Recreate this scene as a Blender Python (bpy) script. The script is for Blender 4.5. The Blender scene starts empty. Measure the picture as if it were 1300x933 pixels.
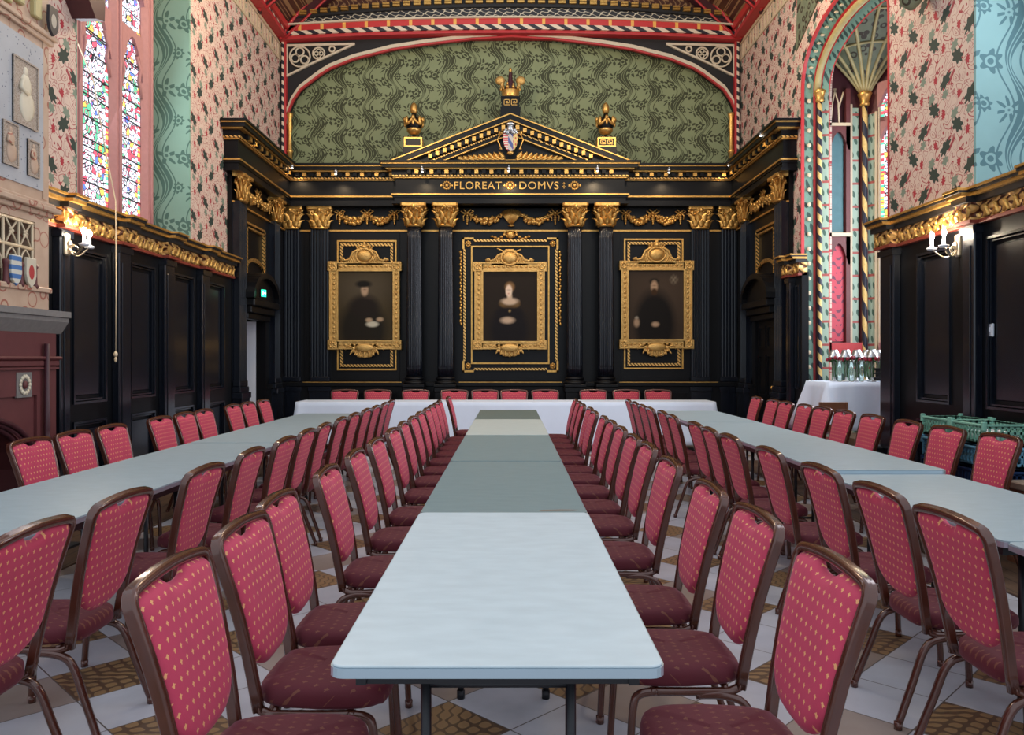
import bpy, bmesh, math, random
from mathutils import Vector, Matrix, noise
random.seed(7)
C = bpy.context.scene.collection
PI = math.pi
F, CX, HY, EYE = 1022.0, 648.0, 455.0, 1.44
def PX(px, d): return (px - CX) * d / F
def PZ(py, d): return EYE + (HY - py) * d / F
sin, cos = math.sin, math.cos

# ------------------------------------------------------------------ shader helper
class X:
    def __init__(s, g, k): s.g, s.k = g, k
    def _m(s, op, *o): return s.g.math(op, s, *o)
    def __add__(s, o): return s._m('ADD', o)
    __radd__ = __add__
    def __sub__(s, o): return s._m('SUBTRACT', o)
    def __rsub__(s, o): return s.g.math('SUBTRACT', o, s)
    def __mul__(s, o): return s._m('MULTIPLY', o)
    __rmul__ = __mul__
    def __truediv__(s, o): return s._m('DIVIDE', o)
    def sin(s): return s._m('SINE')
    def cos(s): return s._m('COSINE')
    def floor(s): return s._m('FLOOR')
    def fract(s): return s._m('FRACT')
    def abs(s): return s._m('ABSOLUTE')
    def sqrt(s): return s._m('SQRT')
    def lt(s, o): return s._m('LESS_THAN', o)
    def gt(s, o): return s._m('GREATER_THAN', o)
    def max(s, o): return s._m('MAXIMUM', o)
    def min(s, o): return s._m('MINIMUM', o)
    def atan2(s, o): return s._m('ARCTAN2', o)
    def mod(s, o): return s._m('FLOORED_MODULO', o)
def hyp(a, b): return (a * a + b * b).sqrt()
class G:
    def __init__(s, name, rough=.5, metal=0.0, spec=.5, coat=0.0):
        s.m = bpy.data.materials.new(name); s.m.use_nodes = True
        s.t = s.m.node_tree; s.n = s.t.nodes; s.l = s.t.links
        s.b = s.n['Principled BSDF']
        s.b.inputs['Roughness'].default_value = rough
        s.b.inputs['Metallic'].default_value = metal
        s.b.inputs['Specular IOR Level'].default_value = spec
        if coat:
            s.b.inputs['Coat Weight'].default_value = coat; s.b.inputs['Coat Roughness'].default_value = .12
        s.tc = None
    def coord(s):
        if not s.tc:
            s.tc = s.n.new('ShaderNodeTexCoord'); s.sp = s.n.new('ShaderNodeSeparateXYZ')
            s.l.new(s.tc.outputs['Object'], s.sp.inputs[0])
        return [X(s, s.sp.outputs[i]) for i in range(3)]
    def inp(s, sock, v):
        if isinstance(v, X): s.l.new(v.k, sock)
        elif isinstance(v, (tuple, list)): sock.default_value = (*v[:3], 1)
        else: sock.default_value = v
    def math(s, op, *a):
        n = s.n.new('ShaderNodeMath'); n.operation = op
        for i, v in enumerate(a): s.inp(n.inputs[i], v)
        return X(s, n.outputs[0])
    def mix(s, f, a, b):
        n = s.n.new('ShaderNodeMix'); n.data_type = 'RGBA'
        s.inp(n.inputs[0], f); s.inp(n.inputs[6], a); s.inp(n.inputs[7], b)
        return X(s, n.outputs[2])
    def vec(s, a, b, c):
        n = s.n.new('ShaderNodeCombineXYZ')
        for i, v in enumerate((a, b, c)): s.inp(n.inputs[i], v)
        return X(s, n.outputs[0])
    def noise(s, sc, v=None, det=3):
        n = s.n.new('ShaderNodeTexNoise'); n.inputs['Scale'].default_value = sc; n.inputs['Detail'].default_value = det
        if v is None: s.coord(); s.l.new(s.tc.outputs['Object'], n.inputs['Vector'])
        else: s.l.new(v.k, n.inputs['Vector'])
        return X(s, n.outputs['Fac'])
    def voro(s, sc, v=None, feat='F1', out='Distance'):
        n = s.n.new('ShaderNodeTexVoronoi'); n.feature = feat; n.inputs['Scale'].default_value = sc
        if v is None: s.coord(); s.l.new(s.tc.outputs['Object'], n.inputs['Vector'])
        else: s.l.new(v.k, n.inputs['Vector'])
        return X(s, n.outputs[out])
    def col(s, c): s.inp(s.b.inputs['Base Color'], c); return s
    def emit(s, c, st):
        s.inp(s.b.inputs['Emission Color'], c); s.inp(s.b.inputs['Emission Strength'], st); return s
    def bump(s, h, st=.3, dist=.01):
        n = s.n.new('ShaderNodeBump'); n.inputs['Strength'].default_value = st; n.inputs['Distance'].default_value = dist
        s.l.new(h.k, n.inputs['Height']); s.l.new(n.outputs[0], s.b.inputs['Normal']); return s
def flat(name, c, rough=.5, metal=0., spec=.5, coat=0., var=0., sc=12):
    g = G(name, rough, metal, spec, coat)
    if var:
        f = g.noise(sc); g.col(g.mix(f, tuple(k * (1 - var) for k in c), tuple(k * (1 + var) for k in c)))
    else: g.col(c)
    return g.m

# ------------------------------------------------------------------ colours and surfaces
M = {}
M['black'] = flat('ebonised_wood', (.0042, .0046, .0062), .36, 0, .22, .0, .35, 9)
M['black_gloss'] = flat('polished_ebonised_wood', (.005, .007, .013), .25, 0, .45, .2, .3, 9)
M['black_matt'] = flat('dark_wood', (.008, .008, .010), .6, var=.3)
g = G('gilding', .34, .75); f = g.noise(26, det=4)
g.col(g.mix(f, (.42, .20, .045), (.95, .58, .17))); g.bump(g.noise(70), .25, .01); M['gold'] = g.m
g = G('gilded_carving', .38, .6); v = g.voro(34)
g.col(g.mix(g.math('MULTIPLY', v, 1.7), (.95, .58, .18), (.16, .065, .015))); g.bump(v, .8, .02); M['gold_carved'] = g.m
g = G('gilt_bead', .36, .65); x, y, z = g.coord()
k = ((x + y + z) * 17.0).fract().lt(.62); g.col(g.mix(k, (.03, .018, .01), (.85, .5, .15))); M['bead'] = g.m
g = G('frame_gilding', .42, .55); v = g.voro(60); nn = g.noise(14)
g.col(g.mix(nn, (.45, .24, .06), (.85, .55, .19))); g.bump(v, .5, .008); M['gold_frame'] = g.m
M['lacquer'] = flat('brown_lacquer', (.085, .022, .012), .24, .25, .6, .5, .3, 14)
M['rail_lacquer'] = M['lacquer']
M['black_metal'] = flat('black_metal', (.012, .012, .016), .4, .3)
M['alu'] = flat('aluminium_edge', (.42, .52, .60), .35, .7)
M['white_cloth'] = flat('white_linen', (.70, .78, .93), .85, var=.03)
M['white'] = flat('white_paint', (.62, .66, .74), .5)
M['brass_pale'] = flat('pale_brass', (.62, .54, .42), .3, .9)
M['dark_red'] = flat('dark_red_paint', (.22, .035, .02), .5, var=.15)
M['silver'] = flat('silver', (.55, .57, .60), .28, .9)
M['green_leaf'] = flat('leaf', (.05, .14, .04), .6, var=.4, sc=60)
M['rose'] = flat('rose_petal', (.30, .008, .03), .6, var=.4, sc=60)
M['red_paint'] = flat('red_paint', (.48, .03, .035), .5, var=.15)
M['cream'] = flat('cream_paint', (.62, .50, .34), .55, var=.1)
M['pale_cream'] = flat('pale_cream_paint', (.66, .58, .44), .55, var=.1)
M['olive'] = flat('olive_gold_paint', (.45, .38, .18), .5, var=.3)
M['plum'] = flat('plum_stone', (.115, .026, .027), .55, var=.2)
M['dark_plum'] = flat('dark_plum_wood', (.06, .014, .02), .45, var=.2)
M['pink_stone'] = flat('pink_stone', (.45, .21, .20), .7, var=.12, sc=20)
M['lead'] = flat('lead', (.03, .03, .035), .6)
M['grey_stone'] = flat('grey_stone', (.19, .175, .165), .6, var=.2, sc=30)
M['teal_blind'] = flat('teal_panel', (.06, .15, .17), .6, var=.2)

def fabric(name, base, gold):
    g = G(name, .75); x, y, z = g.coord()
    u = x / .034; v = (z - y) / .042
    u2 = u + .5 * v.floor().mod(2.0)
    fx = (u2.fract() - .5).abs() * .034; fz = (v.fract() - .5)
    e1 = hyp(fx / .0032, fz * .042 / .0085).lt(1.0)
    e2 = hyp(fx / .0068, (fz - .04) * .042 / .0026).lt(1.0)
    n = g.noise(9)
    b = g.mix(n, tuple(c * .82 for c in base), tuple(c * 1.15 for c in base))
    g.col(g.mix(e1.max(e2), b, gold)); g.bump(g.noise(240), .15, .002)
    g.b.inputs['Sheen Weight'].default_value = .25; g.b.inputs['Sheen Roughness'].default_value = .4
    g.inp(g.b.inputs['Sheen Tint'], (1, .45, .6))
    return g.m
M['fabric'] = fabric('crimson_fleur_fabric', (.52, .040, .095), (.78, .36, .15))
M['seat_fabric'] = fabric('crimson_seat_fabric', (.10, .005, .014), (.17, .05, .03))
M['seat_fabric'].node_tree.nodes['Principled BSDF'].inputs['Sheen Weight'].default_value = .12

def damask(name, ax, base, dark, p=.46, q=.55):
    """green wavy-ribbon and blossom damask; ax = which coordinate runs along the wall"""
    g = G(name, .7); c = g.coord(); u = c[ax] / p; z = c[2] / q
    z = z + .5 * (u + .0).floor().mod(2.0) * 0.0
    w = (z * 2 * PI).sin() * .16
    a = u - w; ci = a.floor(); fa = a.fract() - .5
    zz = z + ci * .37
    # ribbon: swelling band with pale edges
    sw = ((zz * 2 * PI + .8).sin() * .5 + .5)
    rib = fa.abs().lt(.045 + .12 * sw) 
    rim = (fa.abs() - .20 - .02 * sw).abs().lt(.016)
    ribl = (fa.abs() - (.02 + .02 * sw)).abs().lt(.010)
    def flower(cx, cz, r, k, amp, hole):
        dx = ((u + ci * 0.0 - w) .fract() - cx); dz = ((zz - cz).fract() - .5) * (q / p)
        d = hyp(dx, dz); an = dx.atan2(dz)
        rr = r * (1.0 - amp + amp * (an * k).cos())
        body = d.lt(rr); h = (d / r - hole).abs().lt(.10)
        return body * (1.0 - h)
    fl = flower(.20, .2, .215, 6.0, .20, .36)
    f2 = flower(.78, .40, .15, 8.0, .16, .4)
    f3 = flower(.80, .88, .25, 5.0, .42, .25)
    f4 = flower(.19, .70, .24, 7.0, .48, .2)
    pat = fl.max(f2).max(f3).max(f4).max(rib * (1.0 - ribl)).max(rim)
    n = g.noise(5)
    b = g.mix(n, tuple(k * .9 for k in base), tuple(k * 1.08 for k in base))
    g.col(g.mix(pat, b, dark)); return g.m
M['damask_back'] = damask('warm_lit_damask_paper', 0, (.23, .27, .14), (.042, .048, .018))  # same green paper, with warm lamplight mixed into its colour
M['damask_jamb'] = damask('green_damask_paper', 0, (.24, .42, .32), (.075, .17, .13), .52, .85)
M['damask_jamb_right'] = damask('cool_lit_damask_paper', 0, (.22, .40, .40), (.07, .17, .19), .52, .85)  # jamb paper again, cool daylight tint put into the colour

def pinkpaper(name, ax):
    g = G(name, .75); c = g.coord(); yy, z = c[ax], c[2]
    ub = yy / .40; iu = ub.floor(); fu = ub.fract() - .5
    zz = (z + iu * .375) / .62; fz = (zz.fract() - .5) * .62; fx = fu * .40
    def leaf(cx, cz, rx, rz, tl):
        dx, dz = fx - cx, fz - cz; dx = dx + dz * tl
        an = dx.atan2(dz); return hyp(dx / rx, dz / rz).lt(.86 + .17 * (an * 7.0).cos())
    lf = leaf(-.105, .085, .088, .082, -.5).max(leaf(.095, -.075, .085, .080, .6))
    bar = ((fx * 60.0 + fz * 60.0).sin().gt(.1)) * hyp((fx - .0) / .07, (fz + .06) / .075).lt(1.0)
    gr = leaf(-.06, .20, .06, .06, .2).max(leaf(.10, -.20, .055, .05, .2)); 
    u = yy / .40; w = z / .41
    h = (u * 2 * PI).cos() * (w * 2 * PI).sin() + .7 * ((u * 4 * PI).sin() + (w * 4 * PI).cos()) * (u * 2 * PI).sin() + .35 * (w * 8 * PI + 2.0 * (u * 4 * PI).sin()).sin()
    l1 = (h - .62).abs().lt(.12); l2 = (h + .35).abs().lt(.09); l4 = (h + 1.0).abs().lt(.07); l3 = h.gt(1.55)
    bloom = leaf(.13, .24, .035, .05, 0.0).max(leaf(-.13, -.26, .035, .045, 0.0))
    base = g.mix(g.noise(6), (.60, .45, .37), (.70, .55, .46))
    k = g.mix(l2.max(l4), base, (.44, .20, .18)); k = g.mix(l1.max(l3), k, (.36, .05, .06)); k = g.mix(bloom, k, (.40, .03, .045))
    k = g.mix(gr, k, (.20, .25, .19)); k = g.mix(bar, k, (.34, .05, .06)); k = g.mix(lf, k, (.030, .048, .038))
    g.col(k); return g.m
M['pink_y'] = pinkpaper('pink_scroll_paper', 1)

g = G('painted_cornice_frieze', .45, .35); x, y, z = g.coord()
h = ((y + x) * 26.0).sin() * (z * 55.0).cos() + .7 * ((y + x) * 47.0 + (z * 60.0).sin() * 2).sin()
g.col(g.mix(h.gt(-.35), (.10, .03, .015), g.mix(g.noise(30), (.55, .27, .07), (.95, .62, .24)))); g.bump(h, .6, .02)
M['frieze'] = g.m
g = G('barber_stripe', .5); x, y, z = g.coord()
g.col(g.mix((x * 4.0 + z * 7.0 + y * 4.0).fract().lt(.5), (.02, .02, .03), (.75, .62, .48))); M['stripe'] = g.m
g = G('spiral_stripe', .45); x, y, z = g.coord()
g.col(g.mix((z * 2.4 + y.atan2(x) / (2 * PI)).fract().lt(.5), (.012, .014, .03), g.mix(g.noise(40), (.55, .33, .08), (.85, .62, .25))))
M['spiral'] = g.m
g = G('fine_spiral_stripe', .45); x, y, z = g.coord()
g.col(g.mix((z * 5.2 + y.atan2(x) / (2 * PI)).fract().lt(.5), (.012, .014, .03), g.mix(g.noise(40), (.55, .33, .08), (.85, .62, .25))))
M['spiral_fine'] = g.m
g = G('red_gold_band', .45); x, y, z = g.coord()
k = ((x * 2.6).fract() - .5).abs().lt(.07)
g.col(g.mix(k, (.55, .035, .035), (.85, .45, .10))); M['red_gold'] = g.m
g = G('white_scroll_on_black', .5); x, y, z = g.coord()
h = (x * 22.0).sin() * .5 + (z * 60.0).cos() + (x * 41.0 + z * 30.0).sin() * .8
g.col(g.mix(h.abs().lt(.30), (.02, .02, .025), (.60, .54, .42))); M['scroll_band'] = g.m
g = G('brown_gold_damask', .6); x, y, z = g.coord()
h = (x * 24.0).sin() * (z * 26.0).cos() + .7 * (x * 48.0 + (z * 30.0).sin() * 2.0).sin()
g.col(g.mix((h - .2).abs().lt(.35), (.07, .02, .012), (.30, .17, .08))); M['brown_damask'] = g.m
g = G('arch_foliage_band', .55); x, y, z = g.coord()
h = (z * 30.0 + (z * 9.0).sin() * 2).sin() + (x + y) * 0 + (z * 17.0 + (x - y) * 60.0).cos()
ros = hyp(((z * 4.6).fract() - .5) / .23, (g.noise(1.0) - .5) * 0.0).lt(1.0)
g.col(g.mix(h.gt(.75), g.mix(g.noise(30), (.13, .26, .20), (.20, .34, .27)), (.03, .07, .06))); M['foliage_band'] = g.m
g = G('pale_foliage_band', .55); x, y, z = g.coord()
h = (z * 34.0).sin() + ((x - y) * 70.0 + z * 14.0).sin()
rd = (z * 3.1).fract().lt(.10)
k = g.mix(h.gt(.9), (.33, .43, .34), (.05, .11, .08)); g.col(g.mix(rd, k, (.36, .08, .07))); M['pale_band'] = g.m
g = G('red_damask', .55); x, y, z = g.coord()
h = (x * 42.0).sin() * (z * 34.0).cos() + .8 * (z * 60.0 + (x * 40.0).sin() * 2.0).sin()
g.col(g.mix(h.gt(.7), (.50, .04, .07), (.13, .02, .05))); M['red_damask'] = g.m
g = G('green_floral_panel', .6); v = g.voro(9); h = g.noise(12)
g.col(g.mix((v - .33).abs().lt(.10), g.mix(h, (.10, .13, .09), (.20, .22, .14)), (.04, .03, .02))); M['vault'] = g.m

def stained(name, ax, st):
    g = G(name, .2); c = g.coord(); u = c[ax]; z = c[2]
    vv = g.vec(u, z, 0.0)
    cell = g.voro(15, vv, 'F1', 'Color'); edge = g.voro(15, vv, 'DISTANCE_TO_EDGE')
    sp = g.n.new('ShaderNodeSeparateColor'); g.l.new(cell.k, sp.inputs[0]); r = X(g, sp.outputs[0]); gg = X(g, sp.outputs[1]); bb = X(g, sp.outputs[2])
    k = g.mix(r.lt(.14), (.82, .88, 1.0), (.75, .10, .16)); k = g.mix(gg.lt(.07), k, (.12, .22, .75)); k = g.mix(bb.lt(.06), k, (.95, .62, .12)); k = g.mix(bb.gt(.95), k, (.12, .50, .30)); rg = hyp((u * 7.0).fract() - .5, (z * 7.0).fract() - .5); k = g.mix((rg - .30).abs().lt(.035), k, (.55, .06, .14))
    # shields
    s = ((z / .62).fract() - .5)
    k2 = g.mix((u * 26.0).fract().lt(.5), (.08, .15, .55), (.9, .55, .12))
    sh = s.abs().lt(.14) * g.voro(1.8, vv, 'F1', 'Distance').lt(.30)
    k = g.mix(sh, k, k2)
    bars = ((z / .62).fract() - .5).abs().gt(.486)
    lead = edge.lt(.055).max(bars)
    k = g.mix(lead, k, (.02, .02, .03))
    g.col((0.02, .02, .02)); g.emit(k, st); return g.m
M['glass_left'] = stained('stained_glass', 0, 1.55); M['glass_y'] = stained('side_stained_glass', 1, 1.55)
g = G('small_pane_border', .2); x, y, z = g.coord()
sp = g.n.new('ShaderNodeSeparateColor'); cell = g.voro(30, g.vec(0.0, z, 0.0), 'F1', 'Color'); g.l.new(cell.k, sp.inputs[0])
r = X(g, sp.outputs[0]); k = g.mix(r.lt(.3), (.85, .9, 1.), (.7, .08, .1)); k = g.mix(r.gt(.6), k, (.1, .5, .35)); k = g.mix(r.gt(.85), k, (.9, .65, .1))
g.col((.02, .02, .02)); g.emit(k, 1.6); M['border_glass'] = g.m

g = G('tiled_floor', .35); x, y, z = g.coord()
a = (x + y) / .52; b = (x - y) / .52
chk = a.floor().mod(2.0) * b.floor().mod(2.0)
fa = (a.fract() - .5).abs(); fb = (b.fract() - .5).abs(); jt = fa.max(fb).gt(.492)
orn = ((a * 6 * PI).sin() * (b * 6 * PI).sin() + .5 * (a * 18.0 + b * 22.0).sin()).abs().lt(.35)
tan = g.mix(orn, (.30, .18, .085), (.12, .07, .04))
pale = g.mix(g.noise(5), (.42, .42, .46), (.62, .62, .68))
k = g.mix(chk, pale, tan); k = g.mix(((a.floor() + b.floor() * 2.0).mod(5.0)).lt(.5) * (1.0 - chk), k, g.mix(g.noise(3), (.25, .17, .12), (.42, .36, .34)))
g.col(g.mix(jt, k, (.12, .10, .09))); M['floor'] = g.m
g = G('floor_boards', .5); x, y, z = g.coord()
k = g.noise(4, g.vec(x * 14.0, y, 0.0)); g.col(g.mix((x / .14).fract().lt(.06), g.mix(k, (.07, .035, .02), (.17, .10, .06)), (.01, .008, .006))); M['boards'] = g.m
def laminate(name, c):
    g = G(name, .42, 0, .35); x, y, z = g.coord()
    n = g.noise(3.0, g.vec(x * 3.0, y * 7.0, z), 5)
    g.col(g.mix(n, tuple(k * .86 for k in c), tuple(k * 1.12 for k in c))); return g.m
M['lam_white'] = laminate('pale_laminate', (.56, .63, .66))
M['lam_grey'] = laminate('grey_green_laminate', (.20, .27, .28))
M['lam_cream'] = laminate('cream_laminate', (.50, .55, .52))
M['lam_dark'] = laminate('dark_green_laminate', (.14, .19, .18))
M['lam_side'] = laminate('blue_grey_laminate', (.32, .39, .42))

# ------------------------------------------------------------------ geometry helper
class MB:
    def __init__(s): s.v = []; s.f = []; s.mi = []; s.sm = []; s.cur = 0; s.smooth = False
    def add(s, v, f, smooth=None):
        b = len(s.v); s.v += [Vector(p) for p in v]
        for q in f: s.f.append([i + b for i in q]); s.mi.append(s.cur); s.sm.append(s.smooth if smooth is None else smooth)
        return s
    def mat(s, i): s.cur = i; return s
    def box(s, x0, x1, y0, y1, z0, z1, ch=0.0):
        if x0 > x1: x0, x1 = x1, x0
        if y0 > y1: y0, y1 = y1, y0
        if z0 > z1: z0, z1 = z1, z0
        if not ch:
            v = [(x, y, z) for x in (x0, x1) for y in (y0, y1) for z in (z0, z1)]
            return s.add(v, [(0, 1, 3, 2), (4, 6, 7, 5), (0, 4, 5, 1), (2, 3, 7, 6), (0, 2, 6, 4), (1, 5, 7, 3)], False)
        c = min(ch, (x1 - x0) / 2.01, (y1 - y0) / 2.01, (z1 - z0) / 2.01); v = []; f = []
        def ring(z, i): return [(x0 + i, y0 + c, z), (x0 + c, y0 + i, z), (x1 - c, y0 + i, z), (x1 - i, y0 + c, z), (x1 - i, y1 - c, z), (x1 - c, y1 - i, z), (x0 + c, y1 - i, z), (x0 + i, y1 - c, z)]
        rings = [[(x0 + c, y0 + c, z0)] * 0 or [(min(max(p[0], x0 + c), x1 - c), min(max(p[1], y0 + c), y1 - c), z0) for p in ring(z0, 0)], ring(z0 + c, 0), ring(z1 - c, 0), [(min(max(p[0], x0 + c), x1 - c), min(max(p[1], y0 + c), y1 - c), z1) for p in ring(z1, 0)]]
        for r in rings: v += r
        for k in range(3):
            for i in range(8): f.append((k * 8 + i, k * 8 + (i + 1) % 8, (k + 1) * 8 + (i + 1) % 8, (k + 1) * 8 + i))
        f.append(tuple(range(7, -1, -1))); f.append(tuple(range(24, 32)))
        return s.add(v, f, False)
    def prism(s, poly, lo, hi, axis='y'):
        n = len(poly); mk = {'y': lambda a, b, t: (a, t, b), 'x': lambda a, b, t: (t, a, b), 'z': lambda a, b, t: (a, b, t)}[axis]
        v = [mk(a, b, lo) for a, b in poly] + [mk(a, b, hi) for a, b in poly]
        f = [tuple(range(n)), tuple(range(2 * n - 1, n - 1, -1))] + [(i, n + i, n + (i + 1) % n, (i + 1) % n) for i in range(n)]
        return s.add(v, f, False)
    def sweep(s, path, sec, closed=False, up=None, cap=True, scale=None):
        """section points (a,b) carried along path; a along side vector, b along up-ish vector"""
        P = [Vector(p) for p in path]; n = len(P); m = len(sec); v = []; prev = None
        for i in range(n):
            a = P[(i - 1) % n] if (closed or i > 0) else P[i]; b = P[(i + 1) % n] if (closed or i < n - 1) else P[i]
            t = (b - a).normalized() if (b - a).length > 1e-9 else Vector((0, 0, 1))
            if up is not None: u = Vector(up)
            else: u = prev if prev is not None else (Vector((0, 0, 1)) if abs(t.z) < .9 else Vector((0, 1, 0)))
            u = (u - t * u.dot(t)).normalized(); sd = t.cross(u).normalized(); prev = u
            k = scale[i] if scale else 1.0
            for (p, q) in sec: v.append(P[i] + sd * p * k + u * q * k)
        f = []
        for i in range(n if closed else n - 1):
            j = (i + 1) % n
            for q in range(m): f.append((i * m + q, i * m + (q + 1) % m, j * m + (q + 1) % m, j * m + q))
        if cap and not closed: f.append(tuple(range(m - 1, -1, -1))); f.append(tuple((n - 1) * m + q for q in range(m)))
        return s.add(v, f)
    def tube(s, path, r, n=8, closed=False, scale=None, smooth=True):
        o = s.smooth; s.smooth = smooth
        s.sweep(path, [(r * cos(2 * PI * i / n), r * sin(2 * PI * i / n)) for i in range(n)], closed, scale=scale); s.smooth = o; return s
    def lathe(s, prof, cx=0, cy=0, n=20, flute=0, depth=0.0, a0=0, a1=2 * PI, smooth=True, sy=1.0):
        full = abs(a1 - a0 - 2 * PI) < 1e-6; N = n if full else n + 1; v = []; f = []
        for (r, z) in prof:
            for i in range(N):
                a = a0 + (a1 - a0) * i / n; rr = r
                if flute: rr = r - depth * r * max(0, -cos(a * flute)) ** .6
                v.append((cx + rr * cos(a), cy + rr * sin(a) * sy, z))
        for k in range(len(prof) - 1):
            for i in range(n if full else n):
                j = (i + 1) % N; f.append((k * N + i, k * N + j, (k + 1) * N + j, (k + 1) * N + i))
        if full: f.append(tuple(range(N - 1, -1, -1))); f.append(tuple((len(prof) - 1) * N + i for i in range(N)))
        return s.add(v, f, smooth)
    def ell(s, c, r, n=8, k=6):
        v = []; f = []
        for j in range(k + 1):
            t = PI * j / k
            for i in range(n):
                a = 2 * PI * i / n; v.append((c[0] + r[0] * sin(t) * cos(a), c[1] + r[1] * sin(t) * sin(a), c[2] + r[2] * cos(t)))
        for j in range(k):
            for i in range(n): f.append((j * n + i, (j + 1) * n + i, (j + 1) * n + (i + 1) % n, j * n + (i + 1) % n))
        return s.add(v, f, True)
    def grid(s, nu, nv, fn, smooth=True, closeu=False):
        v = [fn(i / nu, j / nv) for j in range(nv + 1) for i in range(nu + 1)]; w = nu + 1
        return s.add(v, [(j * w + i, j * w + i + 1, (j + 1) * w + i + 1, (j + 1) * w + i) for j in range(nv) for i in range(nu)], smooth)
    def slab(s, nu, nv, fn, off):
        """closed sheet: fn on front, fn+off(u,v) on back"""
        w = nu + 1; A = [Vector(fn(i / nu, j / nv)) for j in range(nv + 1) for i in range(nu + 1)]
        B = [A[j * w + i] + Vector(off(i / nu, j / nv)) for j in range(nv + 1) for i in range(nu + 1)]; K = len(A); f = []
        for j in range(nv):
            for i in range(nu):
                q = (j * w + i, j * w + i + 1, (j + 1) * w + i + 1, (j + 1) * w + i); f.append(q); f.append(tuple(K + t for t in reversed(q)))
        edge = [i for i in range(w)] + [j * w + nu for j in range(1, nv + 1)] + [nv * w + i for i in range(nu - 1, -1, -1)] + [j * w for j in range(nv - 1, 0, -1)]
        for a, b in zip(edge, edge[1:] + edge[:1]): f.append((b, a, K + a, K + b))
        return s.add(A + B, f, True)
    def under(s, xs, arch, ztop, y0, y1):
        """solid between an arch curve (below) and a top line"""
        top = ztop if callable(ztop) else (lambda x: ztop); n = len(xs); v = []
        for y in (y0, y1):
            for x in xs: v.append((x, y, arch(x)))
            for x in xs: v.append((x, y, top(x)))
        f = []
        for i in range(n - 1):
            f.append((i, i + 1, n + i + 1, n + i)); f.append((3 * n + i, 3 * n + i + 1, 2 * n + i + 1, 2 * n + i))
            f.append((i + 1, i, 2 * n + i, 2 * n + i + 1)); f.append((n + i, n + i + 1, 3 * n + i + 1, 3 * n + i))
        f.append((0, n, 3 * n, 2 * n)); f.append((n - 1, 2 * n + n - 1, 3 * n + n - 1, 2 * n - 1))
        return s.add(v, f, False)
    def frame(s, x0, x1, z0, z1, w, y0, y1):
        s.box(x0, x1, y0, y1, z0, z0 + w); s.box(x0, x1, y0, y1, z1 - w, z1); s.box(x0, x0 + w, y0, y1, z0 + w, z1 - w); return s.box(x1 - w, x1, y0, y1, z0 + w, z1 - w)
    def leaf(s, base, d, out, L, w, curl=.5, n=5):
        """acanthus-like curled leaf; d growth direction, out facing direction"""
        base = Vector(base); d = Vector(d).normalized(); out = Vector(out).normalized(); sd = d.cross(out).normalized()
        def fn(u, v):
            a = (u - .5) * 2; wd = w * (sin(PI * min(1, v * .85 + .15)) ** .7) * (1 + .12 * sin(v * 22))
            c = base + d * (L * (v - curl * .35 * v * v * v)) + out * (L * curl * v ** 3 * .55 + w * .45 * (1 - a * a))
            return c + sd * (a * wd * .5)
        s.slab(4, n, fn, lambda u, v: out * (-w * .12)); return s
    def xf(s, mt): s.v = [mt @ p for p in s.v]; return s
    def join(s, o, mt=None):
        b = len(s.v); s.v += [(mt @ p if mt else p.copy()) for p in o.v]; s.f += [[i + b for i in q] for q in o.f]; s.mi += o.mi; s.sm += o.sm; return s
    def mesh(s, name, mats):
        me = bpy.data.meshes.new(name); me.from_pydata([tuple(p) for p in s.v], [], s.f)
        for m in (mats if isinstance(mats, (list, tuple)) else [mats]): me.materials.append(M[m] if isinstance(m, str) else m)
        me.polygons.foreach_set('material_index', s.mi); me.polygons.foreach_set('use_smooth', s.sm)
        me.update()
        bm = bmesh.new(); bm.from_mesh(me); bmesh.ops.recalc_face_normals(bm, faces=bm.faces); bm.to_mesh(me); bm.free(); return me
WM = {}
def T(x=0, y=0, z=0, rz=0.0): return Matrix.Translation((x, y, z)) @ Matrix.Rotation(rz, 4, 'Z')
def link(o, parent=None, mt=None):
    mt = mt or Matrix(); C.objects.link(o)
    if parent is not None: o.parent = parent; o.matrix_basis = WM[parent.name].inverted() @ mt
    else: o.matrix_basis = mt
    WM[o.name] = mt; return o
def obj(name, mb, mats, parent=None, mt=None, bevel=0):
    me = mb if isinstance(mb, bpy.types.Mesh) else mb.mesh(name, mats)
    o = bpy.data.objects.new(name, me); link(o, parent, mt)
    if bevel:
        b = o.modifiers.new('b', 'BEVEL'); b.width = bevel; b.segments = 2; b.limit_method = 'ANGLE'
    return o
def tag(o, label, cat, group=None):
    o['label'] = label; o['category'] = cat
    if group: o['group'] = group
    return o
def thing(name, label, cat, mt=None, group=None):
    o = bpy.data.objects.new(name, None); o.empty_display_size = .1; link(o, None, mt); return tag(o, label, cat, group)
def struct(name, mb, mats, mt=None):
    o = obj(name, mb, mats, None, mt); o['kind'] = 'structure'; return o
def sgroup(name, mt=None):
    o = bpy.data.objects.new(name, None); link(o, None, mt); o['kind'] = 'structure'; return o
def dup(root, mt, label=None, group=None):
    r = root.copy(); C.objects.link(r); r.matrix_basis = mt; WM[r.name] = mt
    if label: r['label'] = label
    if group: r['group'] = group
    for ch in root.children:
        c = ch.copy(); C.objects.link(c); c.parent = r
        for k in ch.children:
            d = k.copy(); C.objects.link(d); d.parent = c
    return r
LW = lambda x=-4.05: Matrix.Translation((x, 0, 0)) @ Matrix.Rotation(PI / 2, 4, 'Z')      # left wall frame: x deeper, y into wall
RW = lambda x=4.05: Matrix.Translation((x, 0, 0)) @ Matrix.Rotation(-PI / 2, 4, 'Z')      # right wall frame: x = -depth, y into wall
def lerp_curve(pts, x):
    if x <= pts[0][0]: return pts[0][1]
    for (a, b), (c, d) in zip(pts, pts[1:]):
        if x <= c: return b + (d - b) * (x - a) / (c - a)
    return pts[-1][1]

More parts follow.
